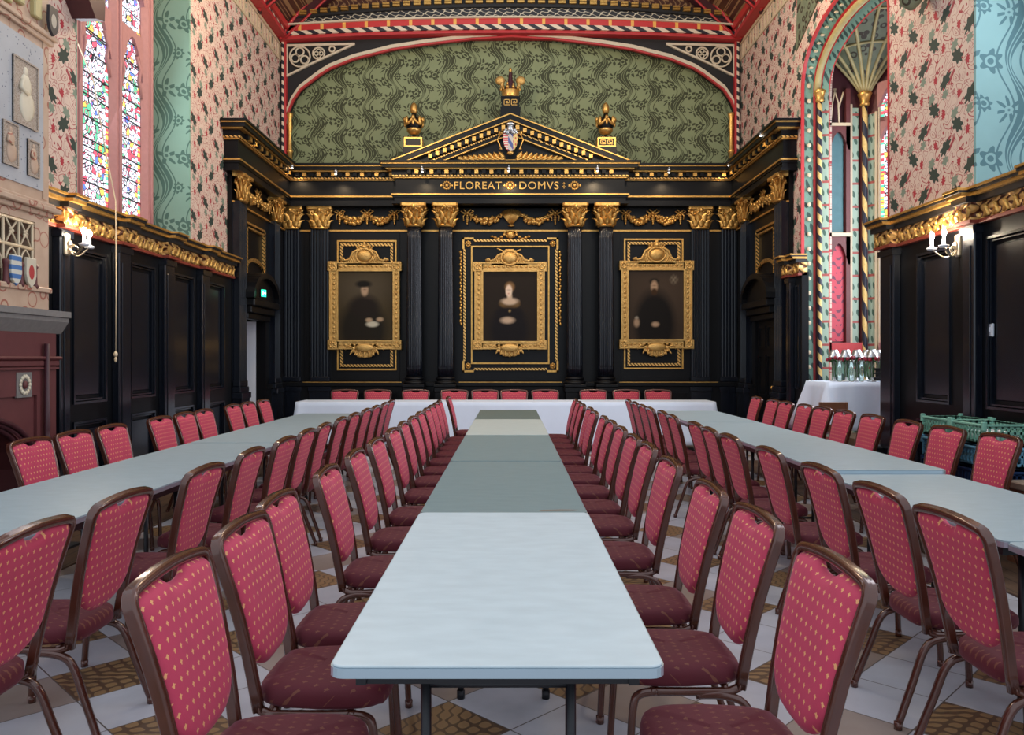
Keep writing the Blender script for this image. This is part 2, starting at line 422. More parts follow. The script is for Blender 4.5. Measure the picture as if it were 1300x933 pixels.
# ================================================================== ROOM SHELL
YB = 14.2                                   # face of the panelled end wall
floor = MB(); floor.box(-6.5, 6.5, -2.2, 15.2, -.12, 0)
struct('floor', floor, 'floor')
fb = MB()
for sx in (-1, 1): fb.box(sx * 3.05, sx * 4.04, 4.2, 11.3, .0, .012)
struct('trim_1', fb, 'boards')

# ---- left wall with window recess
wl = sgroup('wall_left')
w = MB().box(10.2, 14.5, 0, .6, 2.8, 7.3).box(6.0, 7.5, 0, .6, 2.8, 7.3).box(7.5, 10.2, 0, .6, 6.35, 7.3)
w.box(3.4, 11.98, 0.02, .6, 0, 2.8).box(12.94, 14.5, 0.02, .6, 0, 2.8).box(11.98, 12.94, .02, .6, 2.08, 2.8)
obj('paper_wall', w.xf(LW()), 'pink_y', wl)
w = MB().box(10.17, 10.2, .004, .52, 2.8, 6.35).box(7.5, 7.53, .004, .52, 2.8, 6.35)
w.xf(LW()); obj('window_jamb', w, 'damask_jamb', wl)
w = MB().prism([(0.0, 2.86), (.48, 3.08), (.48, 2.7), (0, 2.7)], 7.53, 10.17, 'x'); w.xf(LW()); obj('window_sill', w, 'pink_stone', wl)
# ---- right wall with bay opening and window recess
wr = sgroup('wall_right')
SPR, ARC0, ARC1, RISE = 5.12, 8.6, 11.2, .80
def bay_arch(o=0.0, drop=0.0):
    c = (ARC0 + ARC1) / 2; hw = (ARC1 - ARC0) / 2 - o; pts = [(-(c + hw), .0), (-(c + hw), SPR * .5), (-(c + hw), SPR)]
    for i in range(1, 24):
        a = PI * i / 24; pts.append((-(c + hw * cos(a)), SPR + (RISE - drop) * sin(a) ** .85))
    return pts + [(-(c - hw), SPR), (-(c - hw), SPR * .5), (-(c - hw), .0)]
def ring(mb, path, t, y0, y1):
    n = len(path); O = []
    for i in range(n):
        a = path[max(i - 1, 0)]; b = path[min(i + 1, n - 1)]; d = Vector((b[0] - a[0], b[1] - a[1])).normalized()
        O.append((path[i][0] - d.y * t, path[i][1] + d.x * t))
    v = [(p[0], y0, p[1]) for p in path] + [(p[0], y0, p[1]) for p in O] + [(p[0], y1, p[1]) for p in O] + [(p[0], y1, p[1]) for p in path]; f = []
    for i in range(n - 1):
        for k in range(4): f.append((k * n + i, k * n + i + 1, ((k + 1) % 4) * n + i + 1, ((k + 1) % 4) * n + i))
    return mb.add(v, f, False)
w = MB().box(-8.6, -7.04, 0, .42, 0, 7.3).box(-14.5, -11.2, 0, .42, 0, 7.3).box(-7.04, -3.4, 0, .42, 0, 2.8).box(-7.04, -3.4, 0, .42, 6.4, 7.3)
ap = bay_arch()[2:-2]; xs = [p[0] for p in ap]
w.under(xs, lambda x: dict(ap)[x], 7.3, 0, .42); w.xf(RW()); obj('paper_wall', w, 'pink_y', wr)
w = MB().box(-7.04, -7.01, .004, .6, 2.8, 6.4).xf(RW()); obj('window_jamb', w, 'damask_jamb_right', wr)
w = MB().box(-7.0, -3.4, .56, .6, 2.8, 6.4).xf(RW()); obj('outer_light', w, 'glass_y', wr)
def loft(mb, A, yA, B, yB, th=.02):
    n = len(A); v = [(p[0], yA, p[1]) for p in A] + [(p[0], yB, p[1]) for p in B] + [(p[0], yB + .001, p[1] + th) for p in B] + [(p[0], yA + .001, p[1] + th) for p in A]
    return mb.add(v, [(i, i + 1, n + i + 1, n + i) for i in range(n - 1)], False)
BA = [bay_arch(.0, .0), bay_arch(.02, .09), bay_arch(.04, .17), bay_arch(.06, .24)]
def mid(A, B, t): return [(a[0] + (b[0] - a[0]) * t, a[1] + (b[1] - a[1]) * t) for a, b in zip(A, B)]
w = MB(); ring(w, BA[0], -.025, -.012, .03); loft(w, BA[1], .155, mid(BA[1], BA[2], .3), .185); loft(w, mid(BA[1], BA[2], .8), .25, BA[2], .27); loft(w, mid(BA[2], BA[3], .9), .355, BA[3], .37)
w.xf(RW()); obj('red_arch_fillet', w, 'red_paint', wr)
w = MB(); loft(w, BA[0], .03, BA[1], .155); w.xf(RW()); obj('arch_foliage_band', w, 'foliage_band', wr)
w = MB()
for k in range(26): w.ell((-ARC1 + .03, .095, .5 + k * .205), (.012, .030, .030), 10, 5)
for p in mid(BA[0], BA[1], .5)[3:-3]: w.ell((p[0], .095, p[1] - .01), (.03, .03, .014), 10, 5)
w.xf(RW()); r_ = obj('arch_rosette', w, 'cream', wr); r_['kind'] = 'stuff'
for sl in (slice(0, 3), slice(-3, None)):
    w = MB(); loft(w, BA[2][sl], .27, mid(BA[2], BA[3], .9)[sl], .355); w.xf(RW()); obj('pale_foliage_band', w, 'pale_band', wr)
w = MB(); loft(w, BA[2][2:-2], .27, mid(BA[2], BA[3], .9)[2:-2], .355); w.xf(RW()); obj('arch_green_band', w, 'foliage_band', wr)
w = MB(); loft(w, mid(BA[1], BA[2], .3), .185, mid(BA[1], BA[2], .8), .25); w.xf(RW()); obj('arch_soffit', w, 'dark_plum', wr)
w = MB(); pth = [(p[0], .21, p[1] - .01) for p in mid(BA[1], BA[2], .55)[2:-2]]; w.tube(pth, .045, 8); w.xf(RW()); obj('arch_roll', w, 'olive', wr)
for d in (ARC1 - .075, ARC0 + .075):
    w = MB().tube([(0, 0, .0 + i * .2) for i in range(26)], .032, 12); o = obj('spiral_shaft', w, 'spiral_fine', wr, T(4.05 + .225, d, 0))
    q = MB().lathe([(.045, 4.98), (.06, 5.0), (.05, 5.03), (.07, 5.1), (.085, 5.13), (.06, 5.15)], n=12); obj('capital', q, 'gold', o, T(4.275, d, 0))
# painted banner-shaped patch and carved corbel on the pier
w = MB().prism([(-11.38, 5.78), (-11.30, 6.7), (-9.6, 6.7), (-10.1, 6.35)], -.02, 0, 'y').xf(RW()); obj('painted_patch', w, 'vault', wr)

# ---- bay window behind the arch
bay = sgroup('window_2')
w = MB().box(4.05 + .4, 5.05, 11.30, 11.42, 0, 6.1)
obj('bay_side_wall', w, 'dark_plum', bay)
w = MB().box(4.42, 4.45, 11.27, 11.30, .4, 5.0).box(4.76, 4.79, 11.27, 11.30, .4, 5.0)
obj('cream_fillet', w, 'cream', bay)
w = MB().box(4.79, 4.875, 11.275, 11.30, .4, 4.95).xf(T()); obj('foliage_strip', w, 'pale_band', bay)
def pointed(x0, x1, zs, h):
    c = (x0 + x1) / 2; hw = (x1 - x0) / 2
    return lambda x: zs + h * max(0.0, 1 - abs((x - c) / hw) ** 1.7) ** .75
def lin(a, b, n): return [a + (b - a) * i / n for i in range(n + 1)]
# blind window: lower red damask light, upper teal panel, top tracery
w = MB().box(4.43, 4.67, 11.275, 11.298, 1.68, 3.10); obj('red_damask_panel', w, 'red_damask', bay)
w = MB().box(4.43, 4.66, 11.275, 11.298, 3.18, 4.66); obj('teal_panel', w, 'teal_blind', bay)
w = MB()
for za, zb in ((2.75, 3.16), (4.35, 4.70)):
    w.under(lin(4.46, 4.74, 10), pointed(4.46, 4.70, za, (zb - za) * .72), zb, 11.22, 11.30)
w.box(4.68, 4.74, 11.22, 11.3, 1.6, 5.2)
obj('niche_surround', w, 'plum', bay)
w = MB().box(4.44, 4.76, 11.2, 11.3, 3.14, 3.19).box(4.44, 4.74, 11.2, 11.3, 4.68, 4.72); w.tube([(4.46, 11.22, 4.72), (4.49, 11.22, 5.02), (4.53, 11.22, 5.2)], .012, 6); w.tube([(4.58, 11.22, 4.72), (4.57, 11.22, 5.0), (4.51, 11.22, 5.2)], .012, 6); w.tube([(4.58, 11.22, 4.95), (4.64, 11.22, 5.15)], .012, 6)
obj('niche_tracery', w, 'cream', bay)
w = MB().box(4.44, 4.95, 11.2, 11.3, 1.45, 1.66); obj('red_sill', w, 'red_paint', bay)
# corner shaft
w = MB().tube([(0, 0, .4 + i * .2) for i in range(24)], .036, 12); o = obj('spiral_shaft', w, 'spiral', bay, T(4.93, 11.20, 0))
q = MB().lathe([(.055, 4.95), (.07, 4.97), (.055, 5.0), (.085, 5.09), (.10, 5.12), (.06, 5.15)], n=12); obj('capital', q, 'gold', o, T(4.93, 11.20, 0))
w = MB().box(4.90, 4.985, 11.22, 11.3, .4, 5.1); w.xf(T()); obj('shaft_backing', w, 'plum', bay)
BW = T(4.97, 11.30, 0, math.radians(-54.2))
w = MB().box(0, .05, -.02, .12, .4, 6.1).box(.05, 1.15, 0, .12, .4, 1.62).box(.05, 1.15, .02, .12, 5.25, 6.1).box(1.1, 1.2, -.02, .12, .4, 6.1).box(.05, .20, .0, .12, 1.6, 5.3).box(.66, .74, .0, .12, 1.6, 5.3)
w.xf(BW); obj('bay_wall', w, 'plum', bay)
w = MB().box(.07, .17, -.03, .0, .4, 4.85).xf(BW); obj('foliage_strip', w, 'pale_band', bay)
w = MB().box(.18, .21, -.05, .0, .4, 4.85).box(.225, .24, -.04, 0, 1.6, 4.9).xf(BW); obj('cream_fillet', w, 'cream', bay)
w = MB()
for a, b in ((.20, .66), (.74, 1.1)):
    for zs, h, zt in ((4.9, .3, 5.25), (4.4, .28, 4.76), (2.85, .2, 3.13)):
        w.under(lin(a, b, 10), pointed(a + .02, b - .02, zs, h), zt, -.02, .10)
w.box(.24, 1.1, -.02, .1, 4.70, 4.76).box(.24, 1.1, -.02, .1, 3.08, 3.16).box(.24, 1.1, -.06, .1, 1.56, 1.66)
w.box(.44, .47, 0, .1, 4.7, 5.25)
w.xf(BW); obj('window_tracery', w, 'pink_stone', bay)
w = MB().box(.26, 1.1, .05, .07, 1.62, 5.25); obj('stained_glass', w, 'glass_left', bay, BW)
w = MB().box(.20, .26, .045, .07, 1.62, 5.25); obj('glass_border', w, 'border_glass', bay, BW)
w = MB().box(.26, 1.1, .02, .05, 1.62, 5.25)
w = MB().box(5.62, 5.75, 8.4, 10.4, .4, 6.1).box(4.4, 5.7, 8.4, 8.52, .4, 6.1); obj('bay_wall', w, 'plum', bay)
w = MB().box(5.60, 5.62, 9.3, 10.2, 1.7, 5.0); obj('stained_glass', w, 'glass_y', bay)
w = MB().box(4.40, 5.75, 8.4, 11.42, 6.0, 6.12); obj('vault_ceiling', w, 'vault', bay)
w = MB().box(4.46, 4.95, 11.285, 11.298, .4, 1.45); obj('green_tile_dado', w, 'foliage_band', bay)
# fan vault springing from the corner shaft
def fan(a, v):
    r = .05 + 1.25 * v ** 1.15
    return Vector((max(4.44, 4.95 + r * cos(a)), min(11.29, 11.24 + r * sin(a)), 5.12 + .84 * sin(v * PI / 2)))
A0, A1 = PI * 1.02, PI * 1.72
w = MB(); w.grid(16, 12, lambda u, v: fan(A0 + (A1 - A0) * u, v)); obj('fan_vault', w, 'vault', bay)
w = MB()
for i in range(8):
    a = A0 + (A1 - A0) * i / 7; w.tube([fan(a, k / 12) + Vector((-.01 * cos(a), -.01 * sin(a), -.012)) for k in range(13)], .024, 6)
for v in (.45, .8): w.tube([fan(A0 + (A1 - A0) * i / 14, v) + Vector((0, 0, -.012)) for i in range(15)], .018, 6)
obj('vault_rib', w, 'olive', bay)['kind'] = 'stuff'
# ---- bay step
w = MB().box(4.45, 5.6, 10.2, 11.3, 0, .40); struct('trim_2', w, 'boards')

# ---- window on the left
win = sgroup('window_1')
lights = [(7.66, 8.24), (8.50, 9.10), (9.36, 9.88)]
w = MB()
for a, b in ((7.53, 7.66), (8.24, 8.50), (9.10, 9.36), (9.88, 10.17)):
    c = (a + b) / 2; h = (b - a) / 2
    w.prism([(a, .56), (a, .485), (c - h * .5, .43), (c + h * .5, .43), (b, .485), (b, .56)], 2.85, 6.35, 'z')
    w.tube([(c, .43, 2.95 + k * .5) for k in range(8)], .026, 8)
for a, b in lights:
    w.under(lin(a, b, 12), pointed(a, b, 4.82, .46), 5.36, .46, .55)
    w.under(lin(a, b, 12), pointed(a, b, 5.75, .3), 6.35, .44, .55)
    w.box(a, b, .42, .56, 2.85, 3.10)
    # cusps
    for sx, xx in ((1, a), (-1, b)): w.tube([(xx, .48, 4.62), (xx + sx * .07, .48, 4.82), (xx + sx * .03, .48, 4.96), (xx + sx * .12, .48, 5.10)], .022, 6)
w.xf(LW()); obj('stone_frame', w, 'pink_stone', win)
w = MB().box(7.53, 10.17, .555, .6, 2.7, 6.35); obj('outer_stone', w, 'pink_stone', win, LW())
for a, b in lights:
    w = MB().box(a, b, .50, .515, 3.1, 5.34).box(a, b, .50, .515, 5.36, 6.2); obj('stained_glass', w, 'glass_left', win, LW())
    w = MB()
    for k in range(9):
        z = 3.1 + .235 * k + .235; w.box(a, b, .488, .50, z - .006, z + .006)
    w.xf(LW()); obj('glazing_bar', w, 'lead', win)
    w = MB().box(b - .055, b - .01, .494, .50, 3.1, 4.75).xf(LW()); obj('glass_border', w, 'border_glass', win)
# the bell-pull cord
w = MB(); w.tube([(-4.45, 8.2, 4.75), (-4.2, 8.1, 4.25), (-3.95, 7.86, 3.45), (-3.80, 7.75, 2.95), (-3.795, 7.75, 2.2), (-3.80, 7.75, 1.50)], .006, 6)
w.ell((-3.80, 7.75, 1.48), (.02, .02, .03)); w.ell((-3.80, 7.75, 1.43), (.014, .014, .03))
tag(obj('hanging_cord', w, 'cream'), 'long pale cord with a knotted end hanging down over the dark panelling', 'cord')

# ---- end wall: lunette, arch, tie beam and gable
wb = sgroup('wall_back')
obj('damask_paper', MB().box(-4.05, 4.05, 14.34, 14.5, 3.6, 7.3), 'damask_back', wb)
arc_px = [(363.5, 160), (366, 144), (373.5, 126), (383, 112), (396, 102), (408, 93), (420, 85.5), (450, 73.5), (498, 61.5), (540, 55), (600, 48), (650, 45)]
hp = [(PX(a, 14.2), PZ(b, 14.2)) for a, b in arc_px]; arch_pts = hp + [(-x + PX(650, 14.2) * 2, z) for x, z in hp[-2::-1]]
camb = lambda yc, ye: (lambda x: PZ(yc + (ye - yc) * (x / 3.98) ** 2, 14.1))
w = MB().under([p[0] for p in arch_pts], lambda x: lerp_curve(arch_pts, x), lambda x: max(camb(43, 52)(x), lerp_curve(arch_pts, x) + .01), 14.16, 14.34)
w.box(-4.05, arch_pts[0][0], 14.16, 14.34, 4.6, 7.0).box(arch_pts[-1][0], 4.05, 14.16, 14.34, 4.6, 7.0)
obj('arch_spandrel', w, 'black_matt', wb)
w = MB().sweep([(x, 14.14, z) for x, z in arch_pts], [(-.03, -.025), (.03, -.025), (.03, .035), (-.03, .035)], up=(0, 0, 1)); obj('white_arch_moulding', w, 'pale_cream', wb)
w = MB().sweep([(x, 14.12, z - .055) for x, z in arch_pts], [(-.03, -.015), (.03, -.015), (.03, .015), (-.03, .015)], up=(0, 0, 1)); obj('red_arch_moulding', w, 'red_paint', wb)
# corner spandrel tracery
for sx in (-1, 1):
    w = MB(); f_ = lambda a, b: (sx * -PX(a, 14.1), 14.13, PZ(b, 14.1))
    w.sweep([f_(363, 96), f_(395, 80), f_(450, 55)], [(-.02, -.015), (.02, -.015), (.02, .015), (-.02, .015)]); w.sweep([f_(363, 96), f_(364, 57), f_(450, 55)], [(-.02, -.015), (.02, -.015), (.02, .015), (-.02, .015)])
    def circ(cx, cy, r, t=.016, n=18, a0=0, a1=2 * PI): w.tube([f_(cx + r * cos(a0 + (a1 - a0) * i / n), cy + r * sin(a0 + (a1 - a0) * i / n)) for i in range(n + 1)], t, 6)
    circ(380, 71, 13); circ(404, 67, 7.5); circ(380, 65, 5); circ(374, 73, 5); circ(386, 75, 5); circ(421, 61.5, 3.5)
    for q in range(4): circ(404 + 3 * cos(q * PI / 2), 67 + 3 * sin(q * PI / 2), 2.6, .011, 10)
    obj('spandrel_tracery', w, 'pale_cream', wb)
    w = MB().box(sx * PX(648 + 284.5, 14.1), sx * PX(648 + 287, 14.1), 14.08, 14.2, 4.7, 7.0); obj('red_post', w, 'red_paint', wb)
    w = MB().box(sx * PX(648 + 287, 14.1), sx * PX(648 + 290, 14.1), 14.08, 14.2, 4.7, 7.0); obj('striped_post', w, 'stripe', wb)
    w = MB().lathe([(.04, 4.75), (.045, 5.05), (.06, 5.07), (.04, 5.1), (.03, 5.35), (.05, 5.5), (.035, 5.62), (.055, 5.7), (.06, 5.74)], sx * 3.87, 14.12, 12); obj('gilt_colonnette', w, 'gold', wb)
def beam_layer(nm, c0, c1, e0, e1, y0, m):
    xs = lin(-4.05, 4.05, 24); lo = camb(c1, e1); hi = camb(c0, e0)
    return obj(nm, MB().under(xs, lo, hi, y0, 14.34), m, tb)
tb = sgroup('trim_3')
beam_layer('red_roll', 41.5, 45.0, 49.5, 53.5, 13.98, 'red_paint')
beam_layer('barber_striped_band', 35.5, 41.5, 45, 49.5, 13.94, 'stripe')
beam_layer('red_band_with_gold_studs', 27.5, 35.5, 37.5, 45, 13.96, 'red_gold')
beam_layer('pale_fillet', 25.5, 27.5, 35.5, 37.5, 13.92, 'pale_cream')
beam_layer('carved_leaf_band', 13, 25.5, 30, 35.5, 14.0, 'scroll_band')
beam_layer('black_fillet', 9, 13, 27.5, 30, 13.95, 'black_matt')
beam_layer('dentil_ground', 1, 9, 21, 27.5, 14.0, 'black_matt')
w = MB()
for i in range(45):
    x = -3.95 + 7.9 * i / 44; z0 = camb(8.5, 27)(x); z1 = camb(2.5, 22)(x); w.box(x - .06, x + .06, 13.92, 14.0, z0, z0 + (z1 - z0) * .42); w.box(x - .06, x + .06, 13.92, 14.0, z0 + (z1 - z0) * .55, z1)
obj('gilt_dentil_course', w, 'gold', tb)
obj('gable_paper', MB().box(-4.05, 4.05, 14.2, 14.33, 7.30, 9.6), 'brown_damask', wb)
ce = sgroup('ceiling')
for sx in (-1, 1):
    w = MB().prism([(sx * 4.3, 6.95), (sx * 4.3, 7.15), (0, 10.6), (0, 10.35)], 11.6, 14.5, 'y'); obj('roof_slope', w, 'brown_damask', ce)
    w = MB()
    for k, yy in enumerate((14.05, 12.9, 11.8)): w.prism([(sx * 4.05, 6.95), (sx * 4.05, 7.22), (0, 10.45), (0, 10.2)], yy - .09, yy + .05, 'y')
    obj('rafter', w, 'dark_plum', ce)
    w = MB()
    for k, yy in enumerate((13.95, 12.8)):
        w.tube([(sx * (4.0 - i * .11), yy, 7.05 + .13 * i - .02 * (i - 3) ** 2 * .4) for i in range(8)], .03, 6); w.tube([(sx * (3.9 - i * .11), yy, 7.0 + .105 * i) for i in range(8)], .02, 6)
    obj('painted_brace', w, 'red_paint', ce)
    # wall plate
    nm = 'trim_4' if sx < 0 else 'trim_5'; tr = sgroup(nm); X0 = sx * 4.05; X1 = sx * 3.9
    obj('red_wall_plate', MB().box(X0, sx * 3.88, 11.6, 14.3, 7.0, 7.07), 'red_paint', tr); obj('striped_plate', MB().box(X0, sx * 3.9, 11.6, 14.3, 7.07, 7.13), 'stripe', tr)
    obj('gold_studded_plate', MB().box(X0, sx * 3.85, 11.6, 14.3, 7.13, 7.25), 'red_gold', tr)
    w = MB().box(X0, sx * 4.03, 8.0, 14.3, 6.66, 6.70).box(X0, sx * 4.03, 8.0, 14.3, 6.94, 6.99)
    for k in range(42): w.box(X0, sx * 4.035, 8.0 + k * .15, 8.06 + k * .15, 6.70, 6.92)
    obj('painted_fret_frieze', w, 'cream', tr)

# ================================================================== DADO PANELLING
def rng(mb, t0, t1, y0, y1, z0, z1, sg, ch=0): return mb.box(sg * t0, sg * t1, y0, y1, z0, z1, ch)
def dado(nm, FR, sg, t0, t1, panels, pil, plinth=True):
    r = sgroup(nm)
    b = MB(); rng(b, t0, t1, -.04, 0.02, .0, 2.62, sg)
    # stiles between panels, rails above and below
    edges = [t0] + [e for p in panels for e in p] + [t1]
    for a, c in zip(edges[0::2], edges[1::2]): rng(b, a, c, -.075, -.04, .2, 2.6, sg)
    for a, c in panels: rng(b, a, c, -.075, -.04, 2.45, 2.6, sg); rng(b, a, c, -.075, -.04, .86, 1.02, sg); rng(b, a, c, -.075, -.04, .2, .28, sg)
    rng(b, t0, t1, -.12, 0, 0, .2, sg, .015); rng(b, t0, t1, -.10, 0, .2, .24, sg)
    obj('wainscot', b.xf(FR), 'black', r)
    for a, c in panels:
        m = MB(); A, B = min(sg * a, sg * c), max(sg * a, sg * c)
        for z0, z1 in ((1.02, 2.45), (.28, .86)):
            m.frame(A, B, z0, z1, .022, -.095, -.04); m.frame(A + .03, B - .03, z0 + .03, z1 - .03, .014, -.075, -.04); m.box(A + .075, B - .075, -.055, -.04, z0 + .075, z1 - .075, .01)
        obj('panel_moulding', m.xf(FR), 'black_gloss', r)
    for a, c in pil:
        m = MB(); rng(m, a, c, -.15, -.07, .26, 2.58, sg, .01); rng(m, a - .03, c + .03, -.19, -.07, 0, .26, sg, .015); rng(m, a - .015, c + .015, -.17, -.07, 2.50, 2.56, sg)
        rng(m, a + .05, c - .05, -.158, -.15, .5, 2.4, sg, .006)
        obj('wainscot_pilaster', m.xf(FR), 'black_gloss', r)
    segs = [(t0, t1, 0)] + [(a - .03, c + .03, .075) for a, c in pil]
    k = MB(); f = MB(); l = MB(); rd = MB()
    for a, c, p in segs:
        rng(rd, a, c, -.13 - p, 0, 2.575, 2.605, sg); rng(f, a, c, -.12 - p, 0, 2.605, 2.75, sg); rng(k, a, c, -.16 - p, 0, 2.75, 2.80, sg); rng(l, a, c, -.20 - p, 0, 2.80, 2.83, sg); rng(k, a, c, -.22 - p, 0, 2.83, 2.85, sg); rng(l, a, c, -.235 - p, 0, 2.85, 2.87, sg)
    obj('cornice', k.xf(FR), 'black_matt', r); obj('carved_frieze', f.xf(FR), 'frieze', r); obj('gilt_cornice_line', l.xf(FR), 'gold', r); obj('red_astragal', rd.xf(FR), 'dark_red', r)
    # carved leaves on the frieze
    lf = MB(); n = int((t1 - t0) / .065)
    for i in range(n):
        t = t0 + .04 + i * .065; p = max([q for a, c, q in segs if a <= t <= c] or [0])
        lf.leaf((sg * t, -.12 - p, 2.615), (sg * .5 * (1 if i % 2 else -1), 0, 1), (0, -1, 0), .115, .045, .15, 4)
    lf.xf(FR); o = obj('frieze_leaf', lf, 'gold', r); o['kind'] = 'stuff'
    return r
dado('trim_6', LW(), 1, 6.46, 11.46, [(7.30, 7.90), (8.40, 8.98), (9.48, 10.07), (10.58, 11.15)], [(6.98, 7.14), (8.03, 8.28), (9.10, 9.36), (10.20, 10.46)])
dado('trim_7', RW(), -1, 5.2, 8.56, [(5.3, 5.5), (6.10, 6.70), (7.26, 7.85)], [(5.62, 5.95), (6.77, 6.95), (8.2, 8.5)])
dado('trim_8', RW(), -1, 10.98, 11.44, [(11.06, 11.2)], [(11.24, 11.40)])
w = MB().box(-8.66, -8.40, -.42, -.0, 0, .42, .02).box(-8.62, -8.42, -.34, 0, .42, .52, .02).xf(RW()); struct('baseboard_right', w, 'black')
w = MB().box(-6.72, -6.64, -.065, -.045, 1.62, 1.73, .006).box(-6.70, -6.66, -.072, -.063, 1.66, 1.70, .003).xf(RW(4.04))
tag(obj('light_switch', w, 'white', None), 'small white switch plate on the dark panel under the right wall lights', 'light switch')

# ================================================================== EBONISED END SCREEN
scr = thing('panelled_screen', 'tall black and gilt classical panelling with columns and pediment across the end wall', 'panelling', T(0, YB, 0))
ENT = [(4.09, 4.13, .24, 0), (4.13, 4.20, .20, 0), (4.20, 4.235, .22, 0), (4.235, 4.26, .25, 1), (4.26, 4.29, .22, 0), (4.29, 4.53, .18, 0), (4.53, 4.55, .22, 1), (4.55, 4.575, .25, 2),
       (4.575, 4.66, .24, 0), (4.66, 4.68, .33, 1), (4.68, 4.735, .38, 0), (4.735, 4.755, .40, 1), (4.755, 4.785, .43, 0)]
def entab(mb, x0, x1, y, ps=1.0, r0=0, r1=0, back=.3):
    for z0, z1, p, m in ENT: mb.mat(m).box(x0 - r0 * p * ps, x1 + r1 * p * ps, y - p * ps, y + back, z0, z1)
    n = int((x1 - x0) / .125)
    for i in range(n):
        x = x0 + (i + .5) * (x1 - x0) / n; mb.mat(1 if i % 2 else 0).box(x - .032, x + .032, y - .31 * ps, y - .2 * ps, 4.585, 4.65)
    mb.mat(0)
e = MB(); entab(e, -4.0, 4.0, YB); entab(e, -1.79, 1.78, YB - .2, 1, 1, 1, .2)
obj('entablature', e, ['black', 'gold', 'bead'], scr)
e = MB(); entab(e, 11.5, 14.2, 0, .72, 1, 0, .06); e.xf(LW(-3.98)); obj('side_entablature', e, ['black', 'gold', 'bead'], scr)
e = MB(); entab(e, -14.2, -11.5, 0, .72, 0, 1, .06); e.xf(RW(3.98)); obj('side_entablature', e, ['black', 'gold', 'bead'], scr)
# panel wall
b = MB().box(-3.98, 3.98, YB, YB + .13, 0, 4.6).box(-3.98, 3.98, YB - .12, YB, 0, .95).box(-3.98, 3.98, YB - .16, YB, .95, 1.03, .01).box(-3.98, 3.98, YB - .17, YB, 0, .14, .02)
for a, c in ((-3.62, -3.55), (-3.12, -1.95), (-.85, .85), (1.95, 3.12)): b.box(a, c, YB - .03, YB, 1.05, 1.12); b.box(a, c, YB - .025, YB, 1.12, 3.64); 
for a, c in ((-3.1, -2.0), (-.82, .82), (2.0, 3.1)): b.frame(a, c, .2, .85, .03, YB - .145, YB - .12)
obj('panel_wall', b, 'black', scr)
g_ = MB().box(-3.98, 3.98, YB - .035, YB, 3.675, 3.70)
for a, c in ((-3.62, -1.9), (-.9, .9), (1.9, 3.62)): g_.box(a, c, YB - .168, YB - .155, 1.02, 1.032)
obj('gilt_string_line', g_, 'gold', scr)
# side panel walls with door openings
def side(FR, sg):
    b = MB(); R = lambda *a, **k: rng(b, *a, sg, **k)
    R(11.5, 12.0, 0, .06, 0, 4.6); R(12.92, 14.2, 0, .10, 0, 4.6); R(12.0, 12.92, 0, .06, 2.05, 4.6)
    R(11.95, 12.0, -.05, 0, 0, 2.15); R(12.92, 12.98, -.05, 0, 0, 2.15)
    R(13.0, 14.0, -.05, 0, 0, .95); R(13.0, 14.0, -.08, 0, .95, 1.02)
    obj('side_panel_wall', b.xf(FR), 'black', scr)
    h = MB(); c = 12.47; hw = .56
    rng(h, c - hw, c + hw, -.10, 0, 2.03, 2.12, sg, .01); rng(h, c - hw - .03, c + hw + .03, -.16, 0, 2.12, 2.22, sg, .01); rng(h, c - hw - .08, c + hw + .08, -.22, 0, 2.22, 2.33, sg, .015)
    arc = [(sg * (c + (hw + .08) * cos(PI * i / 16)), 2.33 + .38 * sin(PI * i / 16)) for i in range(17)]
    h.prism(arc, -.15, 0, 'y'); h.sweep([(x, -.11, z) for x, z in arc], [(-.12, -.04), (.12, -.04), (.12, .04), (-.12, .04)], up=(0, 0, 1))
    obj('door_hood', h.xf(FR), 'black', scr)
    gm = MB(); A, B = sorted((sg * 11.97, sg * 13.0)); zb = 2.72
    for ins, wd, yy in ((0, .03, -.03), (.075, .03, -.045)):
        gm.box(A + ins, A + ins + wd, yy, 0, zb, 3.5 - ins); gm.box(B - ins - wd, B - ins, yy, 0, zb, 3.5 - ins); gm.box(A + ins, B - ins, yy, 0, 3.5 - ins - wd, 3.5 - ins)
        hwid = (B - A) / 2 - ins; cc = (A + B) / 2; gm.sweep([(cc + hwid * cos(PI * i / 14), yy / 2, zb + .22 * sin(PI * i / 14) + ins * .4) for i in range(15)], [(-.015, -.014), (.015, -.014), (.015, .014), (-.015, .014)], up=(0, 0, 1))
    obj('overdoor_moulding', gm.xf(FR), 'bead', scr)
    s_ = MB(); rng(s_, 11.5, 14.15, -.035, 0, 3.675, 3.70, sg); obj('gilt_string_line', s_.xf(FR), 'gold', scr)
side(LW(-3.98), 1); side(RW(3.98), -1)

